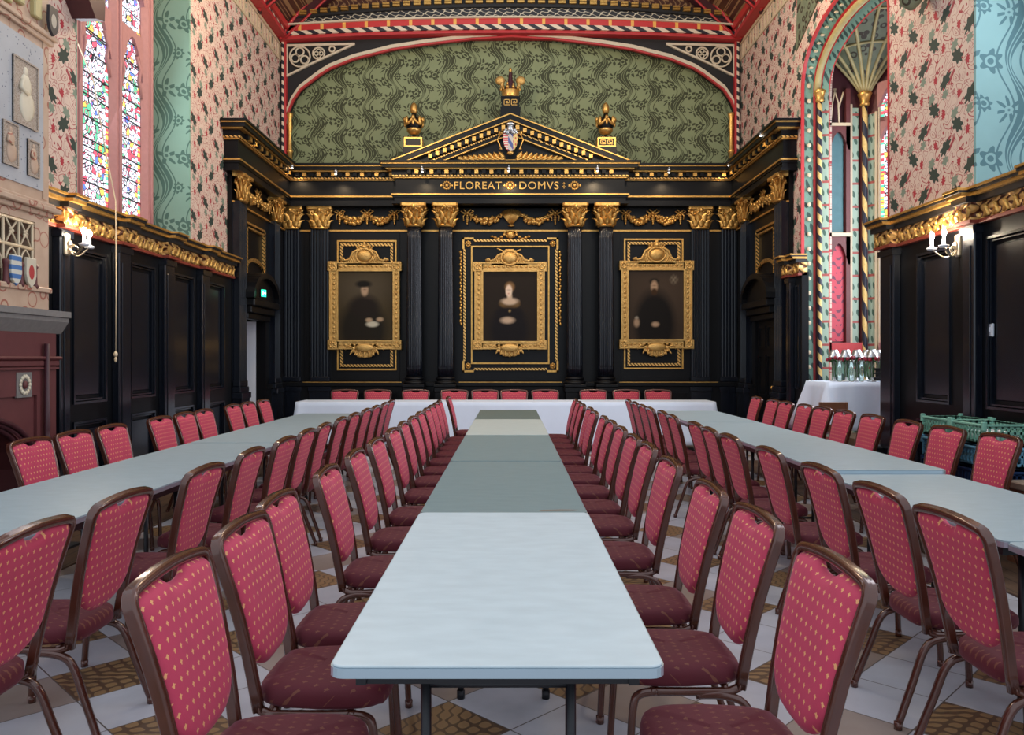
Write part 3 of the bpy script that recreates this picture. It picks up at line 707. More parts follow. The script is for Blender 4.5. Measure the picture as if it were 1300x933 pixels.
# capitals, columns, pilasters
def cap_mesh(sy=1.0, half=False):
    m = MB(); H = .39
    m.lathe([(.12, 0), (.145, .012), (.145, .03), (.12, .045), (.125, .2), (.16, .32), (.2, .345)], n=16)
    for tier, (n, z, L, w_) in enumerate(((8, .03, .17, .10), (8, .10, .23, .10))):
        for i in range(n):
            a = 2 * PI * (i + .5 * tier) / n; m.leaf((.125 * cos(a), .125 * sin(a), z), (.12 * cos(a), .12 * sin(a), 1), (cos(a), sin(a), 0), L, w_, .65, 5)
    for i in range(4):
        a = PI / 4 + i * PI / 2; p = []
        for k in range(15):
            t = k / 14 * 2.6 * PI; r = .058 * (1 - k / 17); q = .185 + r * cos(t + PI * .6); p.append((q * cos(a), q * sin(a), .285 + r * sin(t + PI * .6)))
        m.tube([(.13 * cos(a), .13 * sin(a), .15)] + p, .017, 6)
    for i in range(4):
        a = i * PI / 2; m.ell((.19 * cos(a), .19 * sin(a), .33), (.035, .035, .04))
        for s2 in (-1, 1): m.tube([(.15 * cos(a + s2 * .5), .15 * sin(a + s2 * .5), .2), (.17 * cos(a + s2 * .4), .17 * sin(a + s2 * .4), .29), (.18 * cos(a + s2 * .22), .18 * sin(a + s2 * .22), .31), (.175 * cos(a + s2 * .2), .175 * sin(a + s2 * .2), .28)], .012, 6)
    ab = []
    for i in range(4):
        a = PI / 4 + i * PI / 2
        ab.append((.29 * cos(a - .07), .29 * sin(a - .07))); ab.append((.29 * cos(a + .07), .29 * sin(a + .07)))
        for k in (1, 2, 3): a2 = a + k * PI / 8; rr = .205 + .02 * abs(k - 2); ab.append((rr * cos(a2), rr * sin(a2)))
    m.prism(ab, .345, .39, 'z')
    if sy != 1: m.v = [Vector((p.x, p.y * sy, p.z)) for p in m.v]
    return m.mesh('capital', 'gold')
CAPM, CAPF = cap_mesh(), cap_mesh(.42)
shaft = MB().lathe([(.138, 1.12)] + [(.138 - .018 * (k / 12) ** 1.6, 1.12 + 2.58 * k / 12) for k in range(1, 13)], n=120, flute=20, depth=.11).mesh('shaft', 'black_gloss')
cbase = MB().box(-.19, .19, -.19, .19, .95, 1.0, .008).lathe([(.18, 1.0), (.195, 1.02), (.18, 1.045), (.155, 1.05), (.15, 1.075), (.165, 1.08), (.17, 1.095), (.155, 1.115), (.14, 1.125)], n=24).mesh('column_base', 'black')
pedm = MB().box(-.19, .19, -.19, .16, 0, .14, .012).box(-.165, .165, -.165, .16, .14, .86).box(-.19, .19, -.19, .16, .86, .95, .015).mesh('pedestal', 'black')
for x in (-1.66, -1.12, 1.11, 1.65):
    mt = T(x, 13.90, 0); o = obj('column', shaft, None, scr, mt); obj('capital', CAPM, None, o, T(x, 13.90, 3.70)); obj('column_base', cbase, None, o, mt); obj('pedestal', pedm, None, o, mt)
def pilaster_mesh(wd, dp=.10):
    m = MB(); n = 6; pts = [(-wd / 2, 0), (-wd / 2, -dp)]
    for i in range(n):
        a = -wd / 2 + wd * (i + .18) / n; b = -wd / 2 + wd * (i + .82) / n
        for k in range(7): t = PI * k / 6; pts.append(((a + b) / 2 - (b - a) / 2 * cos(t), -dp + .02 * sin(t)))
    pts += [(wd / 2, -dp), (wd / 2, 0)]
    m.prism(pts, 1.12, 3.70, 'z'); m.box(-wd / 2 - .03, wd / 2 + .03, -dp - .03, 0, .95, 1.03, .01); m.box(-wd / 2 - .015, wd / 2 + .015, -dp - .018, 0, 1.03, 1.12, .012)
    m.box(-wd / 2 - .02, wd / 2 + .02, -dp - .04, 0, .14, .86); m.box(-wd / 2 - .04, wd / 2 + .04, -dp - .06, 0, 0, .14, .01); m.box(-wd / 2 - .04, wd / 2 + .04, -dp - .06, 0, .86, .95, .01)
    return m.mesh('pilaster', 'black_gloss')
PM = pilaster_mesh(.32)
def capscale(ws): 
    return Matrix.Diagonal((ws, 1, 1, 1))
for mt in (T(-3.34, YB), T(-3.85, YB), T(3.33, YB), T(3.85, YB)):
    o = obj('pilaster', PM, None, scr, mt); obj('capital', CAPF, None, o, mt @ T(0, -.10, 3.70))
for FR, sg in ((LW(-3.98), 1), (RW(3.98), -1)):
    for t in (11.68, 13.42):
        mt = FR @ T(sg * t, 0, 0); o = obj('pilaster', PM, None, scr, mt); obj('capital', CAPF, None, o, mt @ T(0, -.10, 3.70))

# swags
def fruit(m, p, r=.03):
    for _ in range(3): m.ell((p[0] + random.uniform(-r, r), p[1] - random.uniform(0, r), p[2] + random.uniform(-r, r)), (r * .75,) * 3, 6, 4)
def drape(m, x0, z0, x1, z1, sag, y, n=24, r=.036):
    for i in range(n + 1):
        t = i / n; fruit(m, (x0 + (x1 - x0) * t, y, z0 + (z1 - z0) * t - sag * 4 * t * (1 - t)), r * (.6 + .8 * sin(PI * t)))
def bow(m, x, z, y, s=1.0):
    for sx in (-1, 1):
        m.tube([(x, y, z), (x + sx * .05 * s, y - .02, z + .05 * s), (x + sx * .09 * s, y - .02, z + .02 * s), (x + sx * .05 * s, y - .02, z - .01 * s), (x, y, z)], .014 * s, 6)
        m.tube([(x, y, z), (x + sx * .06 * s, y - .015, z - .05 * s), (x + sx * .05 * s, y - .015, z - .12 * s)], .012 * s, 6)
    m.ell((x, y - .02, z), (.025 * s, .02, .025 * s)); 
    for k in range(5): m.ell((x, y - .012, z - .05 - .035 * k), (.026 + .008 * sin(k * 1.2), .02, .024), 6, 4)
yz = YB - .04
for x0, x1 in ((PX(429, 14.15), PX(503, 14.15)), (PX(792, 14.15), PX(866, 14.15))):
    m = MB(); c = (x0 + x1) / 2; drape(m, x0 + .05, 3.98, c - .03, 3.98, .13, yz); drape(m, c + .03, 3.98, x1 - .05, 3.98, .13, yz); bow(m, x0 + .03, 4.0, yz); bow(m, c, 4.0, yz, 1.2); bow(m, x1 - .03, 4.0, yz)
    obj('gilt_swag', m, 'gold', scr)
m = MB(); x0, x1 = PX(593, 14.15), PX(705, 14.15); c = (x0 + x1) / 2
drape(m, x0 + .03, 4.0, c - .13, 4.0, .15, yz, 24); bow(m, x0, 4.0, yz, 1.2); obj('gilt_swag', m, 'gold', scr)
m = MB(); drape(m, c + .13, 4.0, x1 - .03, 4.0, .15, yz, 24); bow(m, x1, 4.0, yz, 1.2)
sw = obj('gilt_swag', m, 'gold', scr)
m = MB()
for i in range(-6, 7):
    a = i * .115; L = .27; m.tube([(c + .02 * sin(a * 3), yz - .0, 3.79 + .01), (c + L * .55 * sin(a) * 1.15, yz - .05, 3.79 + L * .55 * cos(a)), (c + L * sin(a), yz - .02, 3.79 + L * cos(a))], .017, 6, scale=[.3, .8, 1.1])
m.ell((c, yz - .02, 3.775), (.06, .03, .022)); obj('scallop_shell', m, 'gold', sw, Matrix())
for FR, sg in ((LW(-3.98), 1), (RW(3.98), -1)):
    m = MB(); A, B = sorted((sg * 11.95, sg * 13.15)); c2 = (A + B) / 2
    drape(m, A, 3.98, c2, 3.98, .13, -.03); drape(m, c2, 3.98, B, 3.98, .13, -.03); bow(m, A, 4.0, -.03, 1.2); bow(m, c2, 4.0, -.03, 1.3); bow(m, B, 4.0, -.03, 1.2)
    obj('gilt_swag', m.xf(FR), 'gold', scr)

# painted inscription
def text(body, size, x, y, z, parent, mat='gold', ext=.006, xs=1.0):
    cu = bpy.data.curves.new('inscription', 'FONT'); cu.body = body; cu.size = size; cu.extrude = ext; cu.align_x = 'CENTER'; cu.space_character = 1.08
    to = bpy.data.objects.new('tmp', cu); C.objects.link(to); bpy.context.view_layer.update()
    me = bpy.data.meshes.new_from_object(to); bpy.data.objects.remove(to); me.materials.clear(); me.materials.append(M[mat])
    me.transform(Matrix.Rotation(PI / 2, 4, 'X') @ Matrix.Diagonal((xs, 1, 1, 1)))
    o = bpy.data.objects.new('inscription', me); link(o, parent, T(x, y, z)); return o
yf = YB - .2 - .18 - .006
text('FLOREAT', .185, PX(606.5, yf), yf, 4.345, scr, xs=1.02); text('DOMVS', .185, PX(684, yf), yf, 4.345, scr, xs=1.05)
m = MB()
for px in (567, 647.5, 729.5):
    x = PX(px, yf)
    m.ell((x, yf, 4.41), (.035, .02, .035), 10, 6)
    for k in range(12): a = k * PI / 6; m.ell((x + .062 * cos(a), yf + .005, 4.41 + .062 * sin(a)), (.02, .01, .02), 6, 4)
    for sx in (-1, 1): m.ell((x + sx * .095, yf + .005, 4.41), (.02, .008, .03), 6, 4)
x = PX(716, yf)
for dz in (-.045, 0, .045): m.ell((x, yf + .004, 4.41 + dz), (.014, .008, .014), 6, 4)
for dz in (-.02, .03): m.box(x - .03, x + .03, yf - .002, yf + .006, 4.405 + dz, 4.412 + dz)
obj('gilt_rosette', m, 'gold', scr)

# pediment
pd_y = YB - .2 - .43; W_, ZB_, ZA_ = 2.02, 4.785, 5.575
def rake(m, d0, d1, y0, y1, ext=0):
    k = (ZA_ - ZB_) / W_
    for sx in (-1, 1): m.prism([(sx * (-W_ + d0 / k), ZB_), (0, ZA_ - d0), (0, ZA_ - d1), (sx * (-W_ + d1 / k), ZB_)][:4], y0, y1, 'y')
m = MB(); yb_ = YB - .05
m.mat(1); rake(m, 0, .02, pd_y - .015, yb_); m.mat(0); rake(m, .02, .10, pd_y, yb_); m.mat(1); rake(m, .10, .12, pd_y + .01, yb_); m.mat(0); rake(m, .12, .235, pd_y + .12, yb_); m.mat(2); rake(m, .235, .26, pd_y + .10, yb_); m.mat(0); rake(m, .26, .31, pd_y + .12, yb_); m.mat(1); rake(m, .31, .33, pd_y + .13, yb_)
m.mat(0).prism([(-1.4, ZB_), (0, ZA_ - .3), (1.4, ZB_)], pd_y + .22, yb_, 'y')
k = (ZA_ - ZB_) / W_
for sx in (-1, 1):
    for i in range(26):
        x = .12 + i * .062; z = ZA_ - .13 - k * x
        if z - .09 < ZB_ + .02: break
        m.mat(1 if i % 2 == 0 else 0); m.box(sx * x - .03, sx * x + .03, pd_y + .03, pd_y + .13, z - .085, z - .015)
m.mat(1).box(-1.5, 1.5, pd_y + .2, pd_y + .3, ZB_, ZB_ + .02)
ped = obj('pediment', m, ['black', 'gold', 'bead'], scr)
# acanthus spray and coat of arms
m = MB(); ya = pd_y + .17
for sx in (-1, 1):
    for i in range(9):
        x = sx * (.1 + i * .085); m.leaf((x, ya, ZB_ + .03), (sx * .75, 0, 1.1 - i * .09), (0, -1, 0), .20 - i * .008, .10, .35, 6)
        m.leaf((x, ya - .02, ZB_ + .03), (sx * 1.2, 0, .28), (0, -1, 0), .15, .06, .35, 5)
    m.tube([(sx * .12, ya - .02, ZB_ + .04), (sx * .2, ya - .03, ZB_ + .11), (sx * .12, ya - .03, ZB_ + .12), (sx * .11, ya - .03, ZB_ + .07)], .016, 6)
m.box(-.14, .14, ya - .03, ya + .03, ZB_ + .0, ZB_ + .05, .01); obj('acanthus_spray', m, 'gold', ped)
g = G('quartered_shield', .4); x, y, z = g.coord()
c1 = g.mix((z * 26.0).fract().lt(.5), (.6, .04, .06), (.75, .68, .6)); c2 = g.mix((z * 30.0 + x * 50.0).sin().gt(0), (.08, .10, .30), (.55, .5, .45)); c3 = g.mix(((z * 60.0).sin() * (x * 90.0).sin()).gt(.4), (.75, .55, .2), (.55, .1, .06))
kk = g.mix(x.lt(-.04), g.mix(x.gt(.045), c2, c3), c1); g.col(kk); M['shield'] = g.m
m = MB(); cz = PZ(176, pd_y); prof = [(-.13, .10), (-.125, -.02), (-.10, -.11), (-.06, -.17), (0, -.2), (.06, -.17), (.10, -.11), (.125, -.02), (.13, .10), (.06, .13), (0, .11), (-.06, .13)]
m.prism([(a, b) for a, b in prof], -.03, .03, 'y'); ca = obj('coat_of_arms', m, 'shield', ped, T(0, pd_y + .10, cz), bevel=.012)
m = MB().ell((0, pd_y + .09, cz + .19), (.07, .06, .075), 12, 8).ell((0, pd_y + .07, cz + .27), (.09, .04, .045), 10, 6)
for sx in (-1, 1): m.ell((sx * .09, pd_y + .09, cz + .15), (.045, .03, .06), 8, 6); m.ell((sx * .05, pd_y + .05, cz + .12), (.04, .03, .04), 8, 6)
obj('helm', m, 'silver', ca, Matrix())
m = MB()
for sx in (-1, 1):
    m.tube([(sx * .10, pd_y + .08, cz + .18), (sx * .2, pd_y + .06, cz + .14), (sx * .17, pd_y + .06, cz + .07), (sx * .15, pd_y + .07, cz + .10)], .02, 6)
    m.tube([(sx * .17, pd_y + .07, cz + .10), (sx * .22, pd_y + .07, cz), (sx * .17, pd_y + .07, cz - .12), (sx * .15, pd_y + .07, cz - .16), (sx * .19, pd_y + .07, cz - .15)], .014, 6)
m.ell((0, pd_y + .08, cz - .22), (.06, .03, .035)); obj('scroll_mantling', m, 'gold', ca, Matrix())

# gilt panel mouldings behind the portraits
def pm(px0, px1, py0, py1, nm='panel_moulding'):
    x0, x1, z1, z0 = PX(px0, 14.15), PX(px1, 14.15), PZ(py0, 14.15), PZ(py1, 14.15); m = MB()
    m.mat(0).frame(x0, x1, z0, z1, .028, YB - .06, YB - .02); m.mat(1).frame(x0 + .06, x1 - .06, z0 + .06, z1 - .06, .045, YB - .075, YB - .02)
    return obj(nm, m, ['gold', 'bead'], scr)
pm(428, 503.5, 305, 470); pm(792, 867.5, 303, 468.6)
x0, x1, z1, z0 = PX(598, 14.15), PX(697.5, 14.15), PZ(312, 14.15), PZ(462, 14.15); m = MB()
m.mat(0).frame(x0, x1, z0, z1, .025, YB - .06, YB - .02)
X0, X1, Z1, Z0 = PX(587, 14.15), PX(709, 14.15), PZ(301.5, 14.15), PZ(472.5, 14.15)
m.mat(1).box(X0 + .02, X0 + .06, YB - .07, YB - .02, Z0 + .2, Z1 - .2).box(X1 - .06, X1 - .02, YB - .07, YB - .02, Z0 + .2, Z1 - .2).box(X0 + .2, X1 - .2, YB - .07, YB - .02, Z1 - .075, Z1 - .035).box(X0 + .2, X1 - .2, YB - .07, YB - .02, Z0 + .035, Z0 + .075)
m.mat(0)
for xx in (X0, X1):
    for zz in (Z0, Z1):
        ix = 1 if xx == X0 else -1; iz = 1 if zz == Z0 else -1
        m.box(xx, xx + ix * .2, YB - .06, YB - .02, zz, zz + iz * .035).box(xx, xx + ix * .035, YB - .06, YB - .02, zz, zz + iz * .2)
        cx_, cz_ = xx + ix * .10, zz + iz * .11; m.ell((cx_, YB - .06, cz_), (.028, .02, .028), 10, 6)
        for k in range(8): m.ell((cx_ + .04 * cos(k * PI / 4), YB - .05, cz_ + .04 * sin(k * PI / 4)), (.018, .015, .018), 6, 4)
for xx in (X0 - .03, X1 + .03):
    for k in range(24): m.ell((xx + .012 * (k % 2) - .006, YB - .05, PZ(320, 14.15) - k * .055), (.024, .02, .03), 6, 4)
obj('panel_moulding', m, ['gold', 'bead'], scr)
m = MB(); cz = PZ(298, 14.15); c = PX(648, 14.15)
for sx in (-1, 1):
    for i in range(6): m.ell((c + sx * (.05 + .055 * i), YB - .05, cz - .02 + .03 * sin(i * 1.6) - .008 * i), (.035, .03, .035 - .003 * i), 8, 6)
    m.tube([(c + sx * .05, YB - .06, cz + .06), (c + sx * .11, YB - .06, cz + .05), (c + sx * .09, YB - .06, cz)], .016, 6)
m.ell((c, YB - .06, cz), (.07, .04, .075), 10, 6); obj('gilt_cartouche', m, 'gold', scr)

# ---- doors
d1 = sgroup('door_1'); FRl = LW(-3.98)
w = MB(); 
w.box(0, .88, -.02, .02, .02, 2.03).frame(.1, .78, .2, .9, .03, -.035, -.02); w.frame(.1, .78, 1.05, 1.9, .03, -.035, -.02)
obj('door_leaf', w, 'white', d1, T(-4.085, 12.93, 0, math.radians(-172)))
w = MB().ell((.80, -.06, 1.02), (.03, .03, .03)); obj('door_handle', w, 'gold', d1, T(-4.085, 12.93, 0, math.radians(-172)))
w = MB().box(-5.3, -4.05, 11.6, 11.7, 0, 2.4).box(-5.3, -5.2, 11.6, 13.4, 0, 2.4).box(-5.3, -4.05, 13.3, 13.4, 0, 2.4).box(-5.3, -4.05, 11.6, 13.4, 2.4, 2.5); obj('passage_wall', w, 'white', d1)
d2 = sgroup('door_2'); w = MB(); w.box(-12.92, -12.0, .0, .05, .0, 2.06)
for a, c in ((-12.84, -12.50), (-12.42, -12.08)):
    for z0, z1 in ((.2, .75), (.85, 1.5), (1.6, 1.95)): w.frame(a, c, z0, z1, .03, -.025, 0); w.box(a + .07, c - .07, -.012, 0, z0 + .07, z1 - .07)
obj('door_leaf', w, 'black', d2, RW(3.98)); obj('door_handle', MB().ell((-12.10, -.04, 1.0), (.028, .035, .028)).xf(RW(3.98)), 'gold', d2)

# ---- exit sign
g = G('exit_sign_face', .4); g.col((.0, .1, .05)); g.emit((.02, .85, .45), 2.2); M['exit'] = g.m
g = G('exit_sign_pictogram', .4); g.col((.8, .9, .85)); g.emit((.8, 1., .9), 1.6); M['exit_w'] = g.m
ex = thing('exit_sign', 'small lit green exit sign under the arched hood over the left doorway', 'exit sign', T(-3.70, 12.02, 2.36, PI / 2 - .5))
obj('sign_case', MB().box(-.055, .055, -.02, .02, -.01, .115, .004), 'black_matt', ex, WM[ex.name]); obj('sign_face', MB().box(-.048, .048, -.024, -.02, 0, .105), 'exit', ex, WM[ex.name])
obj('sign_pictogram', MB().box(-.036, -.012, -.027, -.024, .02, .085).box(.0, .03, -.027, -.024, .045, .06).prism([(.03, .03), (.045, .052), (.03, .075)], -.027, -.024, 'y'), 'exit_w', ex, WM[ex.name])

# ---- portraits
def portrait(px0, px1, py0, py1, cpx, crest, foot, fn, label, kind):
    y = YB - .13; X0, X1, Z1, Z0 = PX(px0, y), PX(px1, y), PZ(py0, y), PZ(py1, y); xa, xb, zb, za = PX(cpx[0], y), PX(cpx[1], y), PZ(cpx[2], y), PZ(cpx[3], y)
    cx, th = (X0 + X1) / 2, thing('framed_portrait', label, 'painting', T((X0 + X1) / 2, y, Z0), 'portraits on the end wall')
    f = MB(); s = .035
    f.box(X0 + s, xa, y - .02, y + .05, Z0 + .02, Z1 - .02).box(xb, X1 - s, y - .02, y + .05, Z0 + .02, Z1 - .02).box(X0 + s, X1 - s, y - .02, y + .05, zb, Z1 - .01).box(X0 + s, X1 - s, y - .02, y + .05, Z0 + .01, za)
    e = .17
    for xx, zz in ((X0, Z0), (X1 - e, Z0), (X0, Z1 - e), (X1 - e, Z1 - e)): f.box(xx, xx + e, y - .035, y + .05, zz, zz + e, .008)
    f.frame(xa - .03, xb + .03, za - .03, zb + .03, .03, y - .045, y); f.frame(X0 + s, X1 - s, Z0 + .01, Z1 - .01, .022, y - .04, y)
    for q in range(14):
        zz = za + (zb - za) * (q + .5) / 14
        for xx in ((X0 + s + xa) / 2, (X1 - s + xb) / 2): f.ell((xx, y - .022, zz), (.022, .014, .03), 6, 4)
    for q in range(12):
        xx = xa + (xb - xa) * (q + .5) / 12
        for zz in ((Z0 + za) / 2, (Z1 + zb) / 2): f.ell((xx, y - .022, zz), (.03, .014, .02), 6, 4)
    for xx in (X0 + e / 2, X1 - e / 2):
        for zz in (Z0 + e / 2, Z1 - e / 2):
            for q in range(8): f.ell((xx + .045 * cos(q * PI / 4), y - .038, zz + .045 * sin(q * PI / 4)), (.022, .012, .022), 6, 4)
    gfr = obj('gilt_frame', f, 'gold_frame', th)
    c = MB(); H = PZ(crest, y) - Z1; 
    arc = [(cx + .33 * (i / 10 - 1), Z1 - .05 + (H * .92) * (sin(PI / 2 * min(1, i / 7.5)) ** 1.8)) for i in range(11)]
    poly = arc + [(2 * cx - p[0], p[1]) for p in arc[::-1]] + [(cx + .33, Z1 - .06), (cx - .33, Z1 - .06)]
    c.prism(poly, y - .02, y + .03, 'y')
    for sx in (-1, 1):
        c.tube([(cx + sx * .42, y - .02, Z1 + .02), (cx + sx * .36, y - .03, Z1 + .05), (cx + sx * .34, y - .03, Z1 + .01), (cx + sx * .26, y - .03, Z1 + .03), (cx + sx * .2, y - .03, Z1 + H * .5), (cx + sx * .1, y - .03, Z1 + H * .66), (cx + sx * .07, y - .03, Z1 + H * .58)], .022, 6)
        c.ell((cx + sx * .38, y - .02, Z1 + .03), (.035, .025, .03)); c.tube([(cx + sx * .05, y - .03, Z1 + H * .6), (cx + sx * .1, y - .03, Z1 + H * .85), (cx + sx * .04, y - .03, Z1 + H * .88)], .016, 6)
    c.ell((cx, y - .03, Z1 + H * .30), (.125, .05, .10), 16, 8); c.tube([(cx + .15 * cos(2 * PI * i / 20), y - .035, Z1 + H * .30 + .125 * sin(2 * PI * i / 20)) for i in range(21)], .018, 6)
    for sx in (-1, 1):
        for q in range(5): c.leaf((cx + sx * (.16 + .035 * q), y - .02, Z1 - .03), (sx * .5, 0, 1), (0, -1, 0), .16 - .02 * q, .05, .3, 4)
    for q in range(7): c.leaf((cx + (q - 3) * .028, y - .02, Z1 + H * .55), ((q - 3) * .22, 0, 1), (0, -1, 0), H * .42, .04, .3, 4)
    if kind == 1: c.box(cx - .08, cx + .08, y - .04, y, Z1 + H * .72, Z1 + H * .98, .01).tube([(cx - .08, y - .03, Z1 + H * .75), (cx - .22, y - .03, Z1 + H * 1.02)], .012, 6).tube([(cx + .08, y - .03, Z1 + H * .75), (cx + .2, y - .03, Z1 + H * .95)], .012, 6)
    else: c.ell((cx, y - .03, Z1 + H * .93), (.03, .025, .05)); c.ell((cx, y - .03, Z1 + H * .78), (.045, .03, .04))
    obj('frame_crest', c, 'gold_frame', gfr, Matrix())
    c = MB(); B = Z0 - PZ(foot, y)
    c.ell((cx, y - .03, Z0 + .03), (.17, .04, .075), 16, 8); c.prism([(cx - .24, Z0 + .1), (cx + .24, Z0 + .1), (cx + .21, Z0), (cx + .12, Z0 - B), (cx, Z0 - B * 1.1), (cx - .12, Z0 - B), (cx - .21, Z0)], y - .02, y + .02, 'y')
    for i in range(9): a = PI * (1 + i / 8); c.ell((cx + .2 * cos(a), y - .025, Z0 + .03 + (.03 + B) * sin(a)), (.03, .025, .026), 6, 4)
    for sx in (-1, 1): c.tube([(cx + sx * .34, y - .02, Z0 + .0), (cx + sx * .28, y - .03, Z0 + .07), (cx + sx * .22, y - .03, Z0 + .04)], .016, 6)
    for q in range(-3, 4): c.leaf((cx + q * .055, y - .02, Z0 + .06), (q * .2, 0, -1), (0, -1, 0), B + .07, .05, .3, 4)
    obj('frame_cartouche', c, 'gold_frame', gfr, Matrix())
    # canvas painted through vertex colours
    nu, nv = 72, 90; me = MB().grid(nu, nv, lambda u, v: (xa + (xb - xa) * u, y - .01, za + (zb - za) * v)).mesh('canvas', [])
    ca = me.color_attributes.new('paint', 'FLOAT_COLOR', 'POINT')
    for i, p in enumerate(me.vertices): u = (p.co.x - xa) / (xb - xa); v = (p.co.z - za) / (zb - za); ca.data[i].color = (*fn(u, 1 - v), 1)
    me.materials.append(M['canvas']); obj('painted_canvas', me, None, th)
g = G('oil_paint', .5, 0, .12); a = g.n.new('ShaderNodeVertexColor'); a.layer_name = 'paint'; g.l.new(a.outputs[0], g.b.inputs['Base Color']); g.bump(g.noise(50), .1, .003); M['canvas'] = g.m
def blob(u, v, cx, cy, rx, ry, soft=.25):
    d = math.hypot((u - cx) / rx, (v - cy) / ry); return min(1, max(0, (1 + soft - d) / (2 * soft)))
def over(c, k, a): return tuple(c[i] * (1 - a) + k[i] * a for i in range(3))
def scholar(u, v):
    c = (.035 + .03 * (1 - abs(u - .5)), .026 + .02 * (1 - abs(u - .5)), .018); c = over(c, (.09, .07, .05), blob(u, v, .45, .25, .4, .22, .8) * .7)
    c = over(c, (.012, .01, .008), blob(u, v, .45, .85, .42, .42, .2) * .9); c = over(c, (.018, .013, .01), blob(u, v, .47, .52, .27, .17, .3))
    c = over(c, (.45, .30, .19), blob(u, v, .48, .27, .065, .085, .3)); c = over(c, (.012, .01, .008), blob(u, v, .46, .185, .14, .05, .3)); c = over(c, (.05, .035, .025), blob(u, v, .56, .38, .09, .03, .5) * .5)
    c = over(c, (.05, .03, .02), blob(u, v, .48, .265, .03, .008, .8) * .6)
    c = over(c, (.55, .50, .38), blob(u, v, .62, .77, .11, .04, .3)); c = over(c, (.42, .29, .18), blob(u, v, .56, .71, .06, .03, .4)); return over(c, (.42, .29, .18), blob(u, v, .76, .70, .06, .03, .4))
def lady(u, v):
    c = (.020, .014, .010); c = over(c, (.010, .008, .009), blob(u, v, .48, .85, .35, .35, .2)); c = over(c, (.55, .40, .28), blob(u, v, .49, .43, .15, .05, .35)); c = over(c, (.55, .40, .28), blob(u, v, .49, .37, .045, .07, .3))
    c = over(c, (.22, .12, .05), blob(u, v, .49, .22, .085, .07, .3)); c = over(c, (.74, .56, .42), blob(u, v, .475, .275, .06, .085, .2)); c = over(c, (.18, .10, .07), blob(u, v, .475, .262, .035, .006, .9) * .6); c = over(c, (.45, .15, .11), blob(u, v, .47, .315, .014, .007, .8))
    c = over(c, (.14, .08, .03), (blob(u, v, .49, .46, .19, .075, .15) - blob(u, v, .49, .425, .155, .06, .15)) * .9 if v > .42 else 0); c = over(c, (.010, .008, .009), blob(u, v, .49, .6, .24, .09, .25)); c = over(c, (.3, .2, .08), blob(u, v, .49, .565, .02, .018, .5))
    return over(c, (.50, .36, .25), blob(u, v, .45, .70, .12, .045, .4))
def gentleman(u, v):
    c = (.045, .030, .020); c = over(c, (.075, .05, .035), blob(u, v, .6, .35, .4, .3, .8) * .6); c = over(c, (.010, .008, .007), blob(u, v, .48, .78, .36, .48, .2)); c = over(c, (.012, .01, .008), blob(u, v, .47, .16, .085, .045, .3))
    c = over(c, (.42, .27, .17), blob(u, v, .47, .235, .06, .085, .3)); c = over(c, (.05, .025, .012), blob(u, v, .47, .31, .055, .05, .35)); c = over(c, (.07, .04, .03), blob(u, v, .47, .22, .032, .007, .9) * .6)
    c = over(c, (.42, .28, .18), blob(u, v, .49, .785, .065, .035, .4)); c = over(c, (.38, .25, .16), blob(u, v, .15, .76, .05, .06, .4)); c = over(c, (.30, .26, .2), blob(u, v, .15, .69, .03, .02, .5))
    return over(c, (.25, .20, .14), blob(u, v, .83, .13, .06, .055, .6) * (.5 + .5 * sin(u * 90) * sin(v * 80)))
portrait(416, 510, 332, 444, (430, 499, 344.6, 431.5), 309, 453, scholar, 'gilt framed portrait of a person in a dark cap holding a white book', 0)
portrait(600, 694, 332.5, 444, (613.5, 682, 345, 433), 316, 451.6, lady, 'gilt framed portrait of a pale person in a low cut dark gown, central panel', 1)
portrait(786, 881, 331, 443, (797.7, 867.4, 343.4, 430.4), 306, 451.5, gentleman, 'gilt framed portrait of a bearded person in black with folded hands', 0)

